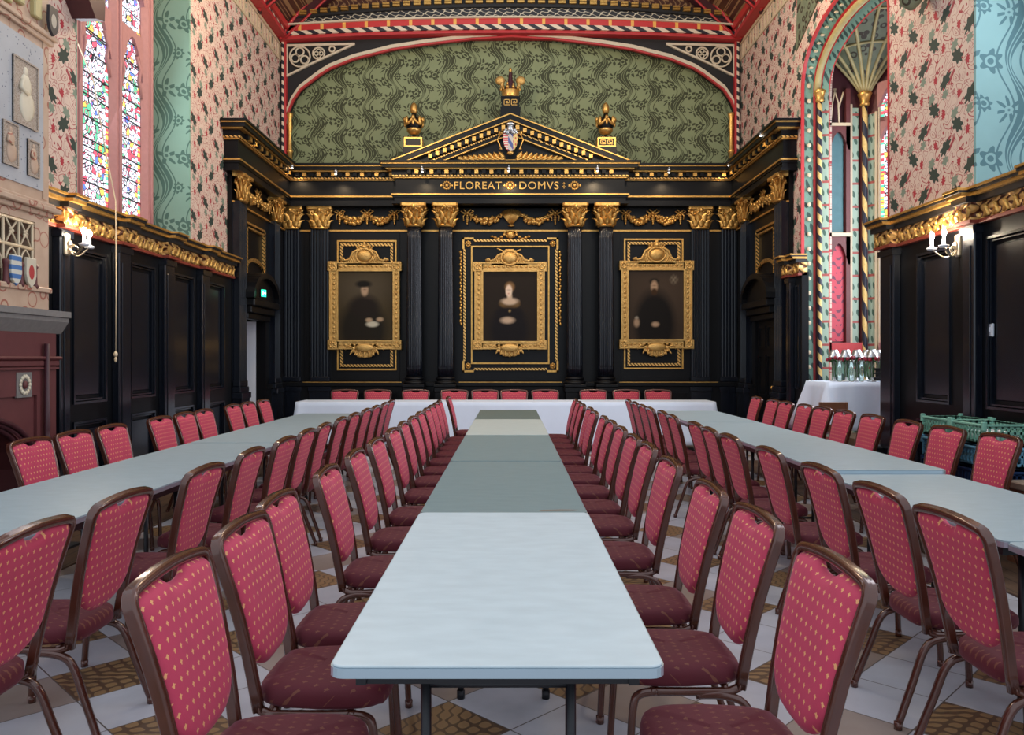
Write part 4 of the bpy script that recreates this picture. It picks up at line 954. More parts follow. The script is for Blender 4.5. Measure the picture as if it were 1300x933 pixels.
# ---- urns and crown on the pediment
def urn(px, label, key):
    x = PX(px, 13.85); y = 13.85; z0 = PZ(189, y); t = thing('finial_urn', label, 'urn', T(x, y, z0), 'gilt urns on the pediment')
    obj('pedestal', MB().box(-.15, .15, -.13, .13, -.30, -.01).box(-.17, .17, -.14, .14, -.33, -.0), 'black', t, WM[t.name])
    m = MB().frame(-.155, .155, .0, .165, .026, -.14, .14)
    if key:
        for a in (-.06, .06):
            for q in ((-.045, .045, .045, .055), (-.045, -.035, .045, .12), (-.045, .045, .11, .12), (.035, .045, .07, .12), (-.015, .045, .07, .08), (-.015, -.005, .07, .1)): m.box(a + q[0], a + q[1], -.138, -.13, q[2], q[3])
    obj('gilt_plinth_frame', m, 'gold', t, WM[t.name])
    obj('plinth', MB().box(-.125, .125, -.13, .13, .005, .16), 'black', t, WM[t.name])
    obj('urn_body', MB().lathe([(.05, .16), (.075, .175), (.035, .2), (.03, .235), (.10, .30), (.145, .42), (.14, .47), (.10, .52), (.05, .55), (.04, .6)], n=18), 'black', t, WM[t.name])
    m = MB().lathe([(.06, .165), (.09, .17), (.05, .195), (.035, .2)], n=16)
    obj('gilt_foot', m, 'gold', t, WM[t.name]); obj('gilt_bowl', MB().lathe([(.035, .235), (.09, .262), (.12, .30), (.125, .335), (.10, .345)], n=16), 'gold', t, WM[t.name])
    obj('gilt_knop', MB().lathe([(.03, .60), (.055, .62), (.065, .68), (.05, .75), (.02, .79), (.001, .80)], n=14), 'gold', t, WM[t.name])
    m = MB()
    for a in (-PI / 2, 0, PI, PI / 2):
        for s2 in (-1, 1): m.tube([((.15) * cos(a + s2 * q), .15 * sin(a + s2 * q), .5 - .10 * sin(q * 2)) for q in lin(.06, .75, 6)], .024, 6)
        m.ell((.15 * cos(a), .15 * sin(a), .5), (.035, .035, .045)); m.ell((.155 * cos(a + .78), .155 * sin(a + .78), .46), (.03, .03, .08)); m.ell((.15 * cos(a), .15 * sin(a), .42), (.022, .022, .05))
    obj('gilt_garland', m, 'gold', t, WM[t.name])
urn(525.5, 'black and gold urn on a plain framed pedestal above the left slope of the pediment', 0)
urn(769, 'black and gold urn on a key-patterned pedestal above the right slope of the pediment', 1)
cy = 13.85; t = thing('gilt_crown', 'gilt crown with two rounded plumes and dark spire on the peak of the pediment', 'ornament', T(PX(648, cy), cy, PZ(143, cy)))
B_ = WM[t.name]
obj('pedestal', MB().box(-.17, .17, -.12, .12, -.12, .06).box(-.15, .15, -.12, .12, .06, .235).box(-.165, .165, -.13, .13, .225, .245), 'black', t, B_)
m = MB()
for sx in (-1, 1):
    a = sx * .062
    for q in ((-.05, .05, .09, .1), (-.05, -.04, .09, .19), (-.05, .05, .18, .19), (.04, .05, .12, .19), (-.02, .05, .12, .13), (-.02, -.01, .12, .16), (-.02, .02, .15, .16)): m.box(a + q[0], a + q[1], -.128, -.12, q[2], q[3])
obj('greek_key', m, 'gold', t, B_)
m = MB().lathe([(.14, .245), (.15, .26), (.145, .3), (.155, .36), (.15, .37), (.13, .37)], n=20)
for i in range(10): a = 2 * PI * i / 10; m.ell((.155 * cos(a), .155 * sin(a), .40), (.028, .028, .035)); m.ell((.155 * cos(a), .155 * sin(a), .44 + .02 * (i % 2)), (.016, .016, .022))
obj('coronet', m, 'gold', t, B_)
for sx in (-1, 1): obj('gilt_plume', MB().ell((sx * .175, 0, .55), (.085, .05, .075), 14, 8).ell((sx * .14, 0, .47), (.035, .035, .07), 10, 6), 'gold_frame', t, B_)
obj('spire', MB().lathe([(.11, .37), (.10, .42), (.07, .50), (.035, .56), (.03, .68), (.02, .7)], n=14), 'dark_plum', t, B_)
obj('spire_tip', MB().ell((0, 0, .73), (.028, .028, .045)), 'gold', t, B_)

# ---- tiny spotlights on the cornice
def mini_spot(x, y, z, label, down=True):
    t = thing('spotlight', label, 'spotlight', T(x, y, z), 'small spotlights along the cornice')
    obj('lamp_body', MB().lathe([(.012, 0), (.03, .01), (.035, .05), (.02, .07)], n=12), 'silver', t, WM[t.name]); obj('bracket', MB().box(-.006, .006, -.006, .05, .06, .09), 'silver', t, WM[t.name])
    obj('bulb', MB().ell((0, 0, -.002), (.02, .02, .012)), 'bulb_soft', t, WM[t.name])
g = G('soft_bulb', .4); g.col((1, 1, 1)); g.emit((1, .93, .82), 6.0); M['bulb_soft'] = g.m
SP = [(327, 171, 11.9, 'over the left side door'), (371, 211.5, 13.7, 'at the left inner corner of the cornice'), (426.6, 219, 13.7, 'above the scholar portrait bay'), (536, 216, 13.5, 'under the left end of the pediment'), (646, 215, 13.5, 'under the middle of the pediment'), (758.5, 215, 13.5, 'under the right end of the pediment'), (849, 217, 13.7, 'above the bearded sitter portrait bay'), (925, 208, 13.7, 'at the right inner corner of the cornice'), (965.5, 170, 11.9, 'over the right side door')]
SPOTS = []
for px, py, d, s_ in SP:
    p = (PX(px, d), d - .02, PZ(py, d) - .03); mini_spot(*p, 'tiny bright spotlight on the gilt cornice ' + s_); SPOTS.append(p)

# ================================================================== FIREPLACE
fp = thing('fireplace', 'tall carved stone and dark red marble fireplace with a grey mantel shelf', 'fireplace', T(-3.8, 5.5, 0, 0))
I4 = Matrix()
w = MB().box(-4.04, -3.70, 4.0, 6.45, 1.80, 2.0).box(-4.04, -3.70, 4.0, 6.45, 2.50, 7.3).box(-4.04, -3.70, 6.27, 6.45, 2.0, 2.5).box(-4.04, -3.98, 4.0, 6.45, 2.0, 2.5)
g = G('painted_tan_stone', .6); v = g.voro(7); n = g.noise(9); x, y, z = g.coord()
k = g.mix(n, (.42, .27, .18), (.60, .44, .33)); k = g.mix((v - .42).abs().lt(.035), k, (.35, .12, .08)); g.col(k); M['tan'] = g.m
obj('chimney_breast', w, 'tan', fp, I4)
w = MB()
for z0, z1, p in ((2.56, 2.60, .03), (2.60, 2.64, .07), (2.64, 2.67, .04), (3.94, 3.98, .03), (3.98, 4.02, .05), (1.96, 2.0, .02)): w.box(-4.0, -3.70 + p, 4.0, 6.45 + p, z0, z1, .006)
w.box(-4.0, -3.69, 6.36, 6.42, 2.7, 3.95)
obj('stone_ledge', w, 'tan', fp, I4)
g = G('painted_grey_tiles', .55); x, y, z = g.coord(); v = g.voro(26); g.col(g.mix(v.lt(.17), g.mix(g.noise(5), (.36, .36, .38), (.48, .49, .51)), (.14, .15, .20))); M['greytile'] = g.m
g = G('painted_figures', .55); n = g.noise(16, det=5); x, y, z = g.coord()
g.col(g.mix(((n * 14.0).fract()).lt(.45), g.mix(g.noise(8), (.40, .31, .24), (.50, .43, .37)), (.29, .22, .17))); M['figtile'] = g.m
obj('painted_tile_panel', MB().box(-3.71, -3.69, 4.4, 6.36, 2.76, 3.88), 'greytile', fp, I4)
w = MB()
for a, b, c, d in ((5.96, 6.27, 3.20, 3.70), (5.84, 6.02, 2.86, 3.18), (6.14, 6.29, 2.84, 3.12), (5.2, 5.7, 3.2, 3.7)): w.box(-3.70, -3.682, a, b, c, d)
obj('figure_tile', w, 'figtile', fp, I4)
for a, b, c, d in ((5.96, 6.27, 3.20, 3.70), (5.84, 6.02, 2.86, 3.18), (6.14, 6.29, 2.84, 3.12)):
    m_, h_ = (a + b) / 2, d - c; w = MB().ell((-3.682, m_, d - h_ * .17), (.008, h_ * .06, h_ * .08), 10, 6).ell((-3.682, m_, d - h_ * .40), (.012, h_ * .15, h_ * .2), 10, 6).ell((-3.682, m_ + h_ * .03, d - h_ * .68), (.012, h_ * .20, h_ * .24), 10, 6).tube([(-3.676, m_ - h_ * .1, d - h_ * .32), (-3.670, m_ - h_ * .16, d - h_ * .45), (-3.668, m_ + h_ * .02, d - h_ * .5)], h_ * .035, 6)
    obj('relief_figure', w, 'pale_cream' if h_ > .4 else 'tan', fp, I4)
w = MB()
for a, b, c, d in ((5.96, 6.27, 3.20, 3.70), (5.84, 6.02, 2.86, 3.18), (6.14, 6.29, 2.84, 3.12)): w.frame(a, b, c, d, .012, .0, .022)
w.v = [Vector((-3.695 + p.y, p.x, p.z)) for p in w.v]; obj('figure_tile_border', w, 'figtile', fp, I4)
# carved tracery grille
w = MB().box(-3.97, -3.95, 4.0, 6.27, 2.0, 2.5); obj('grille_backing', w, flat('dim_stone', (.16, .11, .08), .8, var=.4), fp, I4)
w = MB(); X_ = -3.72
for yy in (5.62, 5.90, 6.09, 6.26): w.tube([(X_, yy, 1.98), (X_, yy, 2.5)], .012, 6)
w.tube([(X_, 4.5, 2.29), (X_, 6.27, 2.29)], .014, 6); w.tube([(X_, 4.5, 2.49), (X_, 6.27, 2.49)], .014, 6)
for a, b in ((5.62, 5.90), (5.92, 6.08), (6.10, 6.25)):
    c = (a + b) / 2; h = (b - a) / 2 * .85
    for s_ in (-1, 1):
        w.tube([(X_, c + s_ * h, 2.30), (X_, c + s_ * h * .25, 2.37), (X_, c - s_ * h * .2, 2.42), (X_, c - s_ * h, 2.48)], .008, 6)
        w.tube([(X_, c + s_ * h, 2.10), (X_, c + s_ * h, 2.18), (X_, c + s_ * h * .6, 2.24), (X_, c, 2.275)], .008, 6)
    for k in range(5): w.ell((X_, c + .02 * cos(k * 1.25), 2.395 + .02 * sin(k * 1.25)), (.01, .013, .013), 6, 4)
obj('stone_tracery', w, 'cream', fp, I4)
w = MB()
for yy in (5.90, 6.08, 6.26): obj('colonnette', MB().lathe([(.022, 1.98), (.03, 2.0), (.02, 2.02), (.018, 2.13), (.028, 2.15), (.02, 2.17)], -3.70, yy, 10), 'plum', fp, I4)
def shield_mat(nm, a, b, k):
    g = G(nm, .45); x, y, z = g.coord(); g.col(g.mix((z * k).fract().lt(.5) if k else hyp(y / .035, (z + .0) / .055).lt(1.0), a, b)); return g.m
shp = [(-.06, .11), (.06, .11), (.065, -.02), (.045, -.08), (0, -.12), (-.045, -.08), (-.065, -.02)]
for yy, m_ in ((5.985, shield_mat('blue_barred_shield', (.62, .60, .52), (.07, .18, .42), 15)), (6.17, shield_mat('red_charged_shield', (.62, .55, .42), (.45, .05, .05), 0))):
    w = MB().prism(shp, -.012, .012, 'x'); obj('painted_shield', w, m_, fp, T(-3.68, yy, 2.10), bevel=.004)
w = MB().prism(shp, -.012, .012, 'x'); obj('painted_shield', w, shield_mat('dark_shield', (.025, .025, .035), (.40, .36, .30), 0), fp, T(-3.64, 6.40, 4.12))
for q in ((6.2, 6.30, 4.08, 4.25), (6.0, 6.08, 4.1, 4.3), (5.75, 5.93, 4.05, 4.35)): obj('carved_block', MB().box(-3.72, -3.66, *q, .01), 'olive', fp, I4)
# mantel and surround
w = MB().prism([(-4.0, 1.80), (-3.42, 1.80), (-3.42, 1.755), (-3.44, 1.75), (-3.44, 1.72), (-3.50, 1.63), (-4.0, 1.63)], 4.0, 6.27, 'y'); obj('mantel_shelf', w, 'grey_stone', fp, I4)
w = MB().box(-4.02, -3.50, 5.95, 6.20, 0, 1.63).box(-4.02, -3.50, 4.0, 5.95, 1.17, 1.63).box(-3.6, -3.48, 4.0, 6.22, 1.38, 1.43, .01).box(-3.6, -3.465, 4.0, 6.235, 1.43, 1.455, .008).box(-3.6, -3.48, 4.0, 6.21, 1.36, 1.375)
def lowarch(o): return lambda yv: .62 + .45 * max(0, 1 - (abs(yv - 5.0) / (.93 - o)) ** 2.2) ** .6
t_ = MB().under(lin(4.0, 5.95, 24), lowarch(0), 1.2, 0, 1); t_.v = [Vector((-3.52 - p.y * .35, p.x, p.z)) for p in t_.v]; w.join(t_)
obj('marble_surround', w, 'plum', fp, I4)
w = MB()
for o in (.0, .035, .07): w.tube([(-3.51 - o * .6, 5.0 + (.93 - o) * cos(a), .62 + .45 * max(0, sin(a)) ** .7 - o * .5) for a in lin(0, PI, 20)] , .02, 6); w.tube([(-3.51 - o * .6, 5.93 - o, 0), (-3.51 - o * .6, 5.93 - o, .62)], .02, 6)
obj('arch_moulding', w, 'dark_plum', fp, I4)
w = MB().lathe([(.022, .80), (.034, .81), (.03, .84), (.02, .87), (.022, .9), (.02, 1.55)], -3.47, 6.03, 12).box(-3.5, -3.44, 6.0, 6.06, .70, .80, .008); obj('marble_shaft', w, 'dark_plum', fp, I4)
obj('tile_inlay', MB().box(-3.51, -3.495, 5.70, 5.88, 1.16, 1.34), 'grey_stone', fp, I4); obj('stone_band', MB().box(-3.51, -3.485, 5.72, 6.17, .66, .73), 'grey_stone', fp, I4)
w = MB()
for i in range(14): a = 2 * PI * i / 14; w.ell((-3.49, 5.79 + .055 * cos(a), 1.25 + .06 * sin(a)), (.008, .016, .017), 6, 4)
obj('flower_tile_petal', w, 'pale_cream', fp, I4)['kind'] = 'stuff'
obj('flower_tile_boss', MB().ell((-3.49, 5.79, 1.25), (.014, .026, .03), 10, 6), 'plum', fp, I4)
obj('firebox', MB().box(-4.03, -3.95, 4.0, 5.95, 0, 1.2).box(-4.0, -3.3, 3.9, 6.2, 0, .03), 'lead', fp, I4)

# ---- corbels high on the walls
w = MB().prism([(7.30, 4.72), (7.44, 4.58), (7.60, 4.62), (7.62, 4.95), (7.30, 5.1)], -.22, 0, 'y').xf(LW())
tag(obj('corbel', w, 'dark_plum'), 'dark red carved corbel beside the top of the stained glass window', 'corbel')
w = MB().lathe([(.03, 0), (.09, .06), (.12, .14), (.17, .18), (.18, .3)], 3.86, 7.75, 12).xf(T(0, 0, 4.80))
tag(obj('corbel', w, 'vault'), 'painted corbel high on the patterned pier right of the bay arch', 'corbel')

# ================================================================== WALL LIGHTS
g = G('glowing_bulb', .4); g.col((1, 1, 1)); g.emit((1, .90, .74), 60.0); M['bulb'] = g.m
LAMPS = []
def sconce(px, py, pz, sx, lab, bulbs):
    t = thing('wall_sconce', lab, 'wall light', T(px, py, pz), 'candle wall lights'); B = WM[t.name]
    obj('wall_plate', MB().box(-.02, .02, -.035, .035, -.10, .10, .012).ell((sx * .02, 0, 0), (.03, .03, .04)), 'brass_pale', t, B)
    for bx, by in bulbs:
        dx, dy = bx - px, by - py
        ar = obj('curved_arm', MB().tube([(dx * q, dy * q, -.10 * sin(q * PI) * (1.2 - q * .6) - .02 * q) for q in lin(0, 1, 12)], .007, 6).tube([(dx * .35 + .03 * cos(a), dy * .35, -.04 + .03 * sin(a)) for a in lin(0, 5, 10)], .005, 6), 'brass_pale', t, B)
        obj('candle_tube', MB().lathe([(.035, -.03), (.045, -.01), (.014, 0), (.012, .07)], dx, dy, 12), 'white', ar, B)
        obj('bulb', MB().ell((dx, dy, .10), (.022, .022, .034), 12, 8), 'bulb', ar, B)
        LAMPS.append((bx, by, pz + .10))
sconce(-3.885, 7.05, 2.44, 1, 'lit two-bulb candle sconce on the dark panelling beside the fireplace', [(-3.68, 6.95), (-3.72, 7.11)])
sconce(3.965, 7.13, 2.44, -1, 'lit two-bulb candle sconce on the dark panelling beside the crates', [(3.78, 7.22), (3.79, 7.04)])

# ================================================================== TABLES
def ftable(lab, x, y0, y1, z, lam, wd=.76, group='bare folding tables in three rows'):
    L = y1 - y0 - .008; t = thing('folding_table', lab, 'table', T(x, (y0 + y1) / 2, 0), group); B = WM[t.name]; h = wd / 2; l = L / 2; c = .035
    def outl(i): 
        p = []
        for sx, sy, a in ((1, -1, -PI / 2), (1, 1, 0), (-1, 1, PI / 2), (-1, -1, PI)):
            for k in range(5): q = a + k * PI / 8; p.append((sx * (h - c) + (c - i) * cos(q), sy * (l - c) + (c - i) * sin(q)))
        return p
    m = MB().prism(outl(.004), z - .006, z, 'z'); obj('tabletop', m, lam, t, B, bevel=.002)
    obj('edge_trim', MB().prism(outl(0), z - .028, z - .006, 'z'), 'alu', t, B)
    m = MB()
    for s_ in (-1, 1): m.box(s_ * (h - .06) - .012, s_ * (h - .06) + .012, -l + .08, l - .08, z - .075, z - .028)
    for s_ in (-1, 1): m.box(-h + .06, h - .06, s_ * (l - .10) - .012, s_ * (l - .10) + .012, z - .075, z - .028)
    obj('apron', m, 'black_metal', t, B)
    for s_ in (-1, 1):
        yy = s_ * (l - .2)
        for r_ in (-1, 1):
            xx = r_ * (h - .20); obj('leg', MB().tube([(xx, yy, z - .05), (xx, yy, .02)], .0135, 8).tube([(xx, yy, .0), (xx, yy, .035)], .017, 8), 'black_metal', t, B)
        obj('crossbar', MB().tube([(-h + .20, yy, .12), (h - .20, yy, .12)], .009, 6), 'black_metal', t, B); obj('crossbar', MB().tube([(-h + .20, yy, z - .12), (h - .20, yy, z - .12)], .009, 6), 'black_metal', t, B); obj('brace', MB().tube([(0, yy, z - .12), (0, yy - s_ * .42, z - .06)], .009, 6), 'black_metal', t, B)
    return t
XC, XL, XR = -.03, -2.265, 2.32
cj = [1.80, 3.616, 5.448, 7.27, 9.15, 10.88]
for i, (lam, d) in enumerate((('lam_white', 'near white folding table at the near end of the centre row'), ('lam_grey', 'grey-green folding table second in the centre row, with a brown scuff by its corner'), ('lam_grey', 'grey-green folding table in the middle of the centre row'), ('lam_cream', 'cream topped folding table, fourth in the centre row'), ('lam_dark', 'dark green topped folding table at the far end of the centre row'))):
    ftable(d, XC, cj[i], cj[i + 1], (.75, .745, .747, .75, .746)[i], lam)
od = ['nearest', 'second from the near end', 'third from the near end', 'fourth from the near end', 'farthest', 'farthest']
lj = [2.95, 4.81, 6.62, 8.42, 10.18]
for i in range(4): ftable('blue-grey folding table by the fireplace wall, ' + (od[i] if i < 3 else 'farthest, beside the white cloth'), XL, lj[i], lj[i + 1], .748 - .002 * (i % 2), 'lam_side')
rj = [1.32, 3.15, 4.98, 6.88, 8.74, 10.62]
for i in range(5): ftable('blue-grey folding table by the bay window wall, ' + (od[i] if i < 4 else 'farthest, beside the white cloth'), XR, rj[i], rj[i + 1], (.724, .724, .75, .747, .749)[i], 'lam_side', .78)
sc = obj('tabletop_scuff', MB().prism([(0, 0), (.16, .01), (.18, .035), (.10, .045), (.02, .03)], .7452, .7458, 'z'), flat('scuff_brown', (.22, .17, .13), .7), bpy.data.objects['folding_table.001'], T(.13, 3.66, 0))

# ---- white clothed head table
def cloth(name, lab, x0, x1, y0, y1, z, zb, flare=.06, group=None, wave=.018):
    P = []; n = 220; per = 2 * ((x1 - x0) + (y1 - y0))
    def edge(t):
        d = t * per; a = x1 - x0; b = y1 - y0
        if d < a: return (x0 + d, y0, 0, -1)
        d -= a
        if d < b: return (x1, y0 + d, 1, 0)
        d -= b
        if d < a: return (x1 - d, y1, 0, 1)
        d -= a; return (x0, y1 - d, -1, 0)
    m = MB(); rows = 9; R = []
    for k in range(rows + 1):
        q = k / rows
        for i in range(n):
            x, y, nx, ny = edge(i / n); cx = min(abs(x - x0), abs(x - x1)); cyy = min(abs(y - y0), abs(y - y1)); cor = math.exp(-((cx + cyy) / .12) ** 2)
            s_ = i / n * per; o = .008 + q * (wave * (sin(s_ * 9) + .6 * sin(s_ * 17 + 2)) * .7 + flare * .35) + q * flare * cor * 1.4
            ox = nx * o; oy = ny * o
            if cor > .1: ox += (1 if x > (x0 + x1) / 2 else -1) * q * flare * cor * .7; oy += (1 if y > (y0 + y1) / 2 else -1) * q * flare * cor * .7
            zz = z - (z - zb) * q + (.0 if q < .05 else cor * -.015) + (.012 * sin(s_ * 5) * q)
            R.append((x + ox, y + oy, zz))
    f = [(k * n + i, k * n + (i + 1) % n, (k + 1) * n + (i + 1) % n, (k + 1) * n + i) for k in range(rows) for i in range(n)]
    f.append(tuple(range(n))); m.add(R, f, True); m.sm[-1] = False
    # ironed folds
    o = obj(name, m, 'white_cloth'); s_ = o.modifiers.new('s', 'SOLIDIFY'); s_.thickness = .003; s_.offset = -1
    return tag(o, lab, 'tablecloth', group)
cloth('tablecloth', 'long white tablecloth over the head table below the portraits', -3.30, 3.16, 12.36, 13.0, .772, .12)
for i in range(4):
    t = thing('trestle_table', 'cloth covered trestle table section of the head table', 'table', T(-2.47 + i * 1.6, 12.68, 0), 'tables under the head table cloth'); B = WM[t.name]
    obj('tabletop', MB().box(-.79, .79, -.31, .31, .735, .765), 'lam_side', t, B)
    for a in (-.7, .7):
        for b in (-.26, .26): obj('leg', MB().tube([(a, b, .735), (a, b, .0)], .014, 8), 'black_metal', t, B)

# ================================================================== CHAIRS
def bp(s, z): return Vector((s, (.905 - z) * .235 + .012 * sin((z - .42) * 6.2), z))
hw_ = lambda z: .176 + .050 * min(1, max(0, (z - .42) / .44))
NRM = Vector((0, .973, .229))
SEC = [(.0125, -.014), (.0150, -.0105), (.0110, -.0055), (.0150, 0), (.0110, .0055), (.0150, .0105), (.0125, .014), (.006, .018), (-.006, .018), (-.0125, .014), (-.0150, .0105), (-.0110, .0055), (-.0150, 0), (-.0110, -.0055), (-.0150, -.0105), (-.0125, -.014), (-.006, -.018), (.006, -.018)]
side_ = [(.176, .365), (.180, .43), (.190, .54), (.201, .65), (.212, .74), (.2225, .835), (.2245, .855), (.2235, .868), (.218, .878), (.209, .887), (.190, .892), (.14, .898), (.07, .903), (0, .905)]
path = [bp(-a, b) for a, b in side_] + [bp(a, b) for a, b in side_[-2::-1]]
def back_frame():
    m = MB(); m.smooth = True; m.sweep(path, SEC, up=NRM); return m.mesh('back_frame', 'rail_lacquer')
def backrest():
    m = MB()
    def S(u, v):
        a = 2 * u - 1; zt = .891 - .016 * a * a - .010 * abs(a) ** 12 - (.027 * math.sqrt(max(0, 1 - (a / .30) ** 2)) if abs(a) < .30 else 0); zb = .470 + .085 * abs(a) ** 3.2
        z = zb + (zt - zb) * v; s_ = a * (hw_(z) - .007); return s_, z
    def puff(u, v):
        a = abs(2 * u - 1); b = abs(2 * v - 1); return max(0.0, (1 - a ** 6) * (1 - b ** 10)) ** .5
    def front(u, v): s_, z = S(u, v); return bp(s_, z) + NRM * (.004 + .024 * puff(u, v))
    def off(u, v): return -NRM * (.010 + .038 * puff(u, v))
    m.slab(34, 22, front, off)
    # piping
    return m.mesh('backrest', 'fabric')
def seat():
    m = MB(); n = 40; rings = [(.86, .418), (.97, .420), (1.0, .432), (1.0, .455), (.985, .468), (.94, .478), (.80, .487), (.5, .492), (.15, .494)]; v = []
    for k, z in rings:
        for i in range(n):
            a = 2 * PI * i / n; ca, sa = cos(a), sin(a); sx = abs(ca) ** .45 * (1 if ca > 0 else -1); sy = abs(sa) ** .5 * (1 if sa > 0 else -1)
            wd = .200 if sy > 0 else .200 - .022 * (-sy); v.append((sx * wd * k, .305 + sy * .205 * k, z - .04 - .006 * (abs(sy) > .9)))
    f = [(j * n + i, j * n + (i + 1) % n, (j + 1) * n + (i + 1) % n, (j + 1) * n + i) for j in range(len(rings) - 1) for i in range(n)]
    f.append(tuple(range(n - 1, -1, -1))); f.append(tuple((len(rings) - 1) * n + i for i in range(n)))
    return m.add(v, f, True).mesh('seat', 'seat_fabric')
def curve(P, n=6):
    out = []; P = [Vector(p) for p in P]; Q = [P[0]] + P + [P[-1]]
    for i in range(1, len(Q) - 2):
        for k in range(n):
            t = k / n; a, b, c, d = Q[i - 1], Q[i], Q[i + 1], Q[i + 2]
            out.append(.5 * ((2 * b) + (c - a) * t + (2 * a - 5 * b + 4 * c - d) * t * t + (3 * b - a - 3 * c + d) * t ** 3))
    return out + [P[-1]]
LEGS = [(.011, -.010), (.013, 0), (.011, .010), (.004, .0135), (-.004, .0135), (-.011, .010), (-.013, 0), (-.011, -.010), (-.004, -.0135), (.004, -.0135)]
def frontleg(s_):
    m = MB(); m.smooth = True; m.sweep(curve([(s_ * .19, .40, .364), (s_ * .192, .455, .355), (s_ * .195, .475, .32), (s_ * .20, .485, .2), (s_ * .205, .495, .02)], 5), LEGS, up=(1, 0, 0)); m.tube([(s_ * .205, .495, .0), (s_ * .205, .495, .03)], .016, 8); return m.mesh('leg', 'lacquer')
def rearleg(s_):
    m = MB(); m.smooth = True; m.sweep(curve([(s_ * .185, .27, .350), (s_ * .188, .17, .346), (s_ * .192, .105, .31), (s_ * .197, .055, .18), (s_ * .205, -.005, .02)], 5), LEGS, up=(1, 0, 0)); m.tube([(s_ * .205, -.006, .0), (s_ * .205, -.006, .03)], .016, 8); return m.mesh('leg', 'lacquer')
def seatframe():
    m = MB(); m.smooth = True
    for s_ in (-1, 1): m.sweep(curve([bp(s_ * .176, .375), (s_ * .177, .145, .362), (s_ * .182, .19, .358), (s_ * .19, .42, .364)], 5), LEGS, up=(1, 0, 0))
    m.tube([(-.18, .17, .365), (.18, .17, .365)], .010, 8); m.tube([(-.185, .40, .368), (.185, .40, .368)], .010, 8); return m.mesh('seat_frame', 'lacquer')
BF, BR, SE, SF = back_frame(), backrest(), seat(), seatframe(); FL = [frontleg(-1), frontleg(1)]; RL = [rearleg(-1), rearleg(1)]
proto = None
def chair(x, y, rz, lab, group):
    global proto
    mt = T(x, y, 0, rz + random.uniform(-.02, .02))
    if proto is None:
        proto = thing('banquet_chair', lab, 'chair', mt, group)
        for nm, me in (('back_frame', BF), ('backrest', BR), ('seat', SE), ('seat_frame', SF), ('leg', FL[0]), ('leg', FL[1]), ('leg', RL[0]), ('leg', RL[1])): obj(nm, me, None, proto, mt)
        return proto
    return dup(proto, mt, lab, group)
ORD = 'first second third fourth fifth sixth seventh eighth ninth tenth eleventh twelfth thirteenth fourteenth fifteenth'.split()
ROWS = [
 ('A', -3.19, -PI / 2, [5.31, 5.85, 6.41, 7.30, 7.86, 8.34, 9.22, 9.75, 10.33], 'between the fireplace wall and its tables', 'chairs along the fireplace wall'),
 ('B', -1.50, PI / 2, [2.56, 3.16, 3.96, 4.70, 5.38, 5.99, 6.54, 7.21, 7.78, 8.44, 9.00, 9.60, 10.2], 'inner side of tables by the fireplace', 'chairs on the inner side of the fireplace wall tables'),
 ('C', -.895, -PI / 2, [2.09, 2.63, 3.12, 3.90, 4.60, 5.27, 6.05, 6.68, 7.30, 7.93, 8.52, 9.06, 9.60, 10.12, 11.1], 'fireplace side of the centre tables', 'chairs on the fireplace side of the centre tables'),
 ('D', .86, PI / 2, [2.15, 2.80, 3.38, 4.22, 4.97, 5.53, 6.18, 6.80, 7.33, 8.05, 8.64, 9.28, 9.85, 10.45], 'bay window side of the centre tables', 'chairs on the bay window side of the centre tables'),
 ('E', 1.51, -PI / 2, [2.77, 3.33, 3.97, 4.74, 5.57, 6.11, 6.64, 7.50, 8.08, 8.66, 9.18, 9.75, 10.4], 'inner side of tables by the bay', 'chairs on the inner side of the bay window tables'),
 ('F', 3.40, PI / 2, [5.60, 6.24, 6.84, 7.55, 8.18, 8.74, 9.25, 9.85, 10.36, 11.1], 'between the bay wall and its tables', 'chairs along the bay window wall'),
]
JX = {('C', 2): -.02, ('C', 14): .03, ('F', 0): .02}
for nm, x, rz, ds, wh, grp in ROWS:
    for i, d in enumerate(ds):
        chair(x + JX.get((nm, i), random.uniform(-.012, .012)), d, rz, 'crimson banquet chair, %s from the near end, %s' % (ORD[i], wh), grp)
for i, px in enumerate((438, 480, 528, 577, 615.8, 652.6, 692, 753, 795, 835)):
    chair(PX(px, 13.62), 13.62, PI, 'crimson banquet chair, %s from the doorway end, behind the white head table' % ORD[i], 'chairs behind the head table')

# ================================================================== BAY TABLE WITH GLASSWARE
cloth('tablecloth', 'white tablecloth on the small tall table in the bay window', 3.66, 4.98, 9.28, 9.95, 1.165, .60, .09, None, .02)
t = thing('buffet_table', 'small tall table under a white cloth in the bay window', 'table', T(4.3, 9.6, 0)); B = WM[t.name]
obj('tabletop', MB().box(-.62, .66, -.31, .31, 1.13, 1.158), 'lam_side', t, B)
for a in (-.55, .6):
    for b in (-.25, .25): obj('leg', MB().tube([(a, b, 1.13), (a, b, 0)], .016, 8), 'white', t, B)
g = G('clear_glass', .03); g.col((.85, .97, .93)); g.b.inputs['Transmission Weight'].default_value = .9; g.b.inputs['IOR'].default_value = 1.2; M['glass'] = g.m
pos = [(1059, 9.62), (1074, 9.50), (1088, 9.60), (1100, 9.80), (1107, 9.44), (1115.5, 9.68)]
ordl = ['nearest the hall', 'second from the hall end', 'third from the hall end', 'fourth from the hall end', 'second from the window end', 'nearest the window end']
tz = 1.168
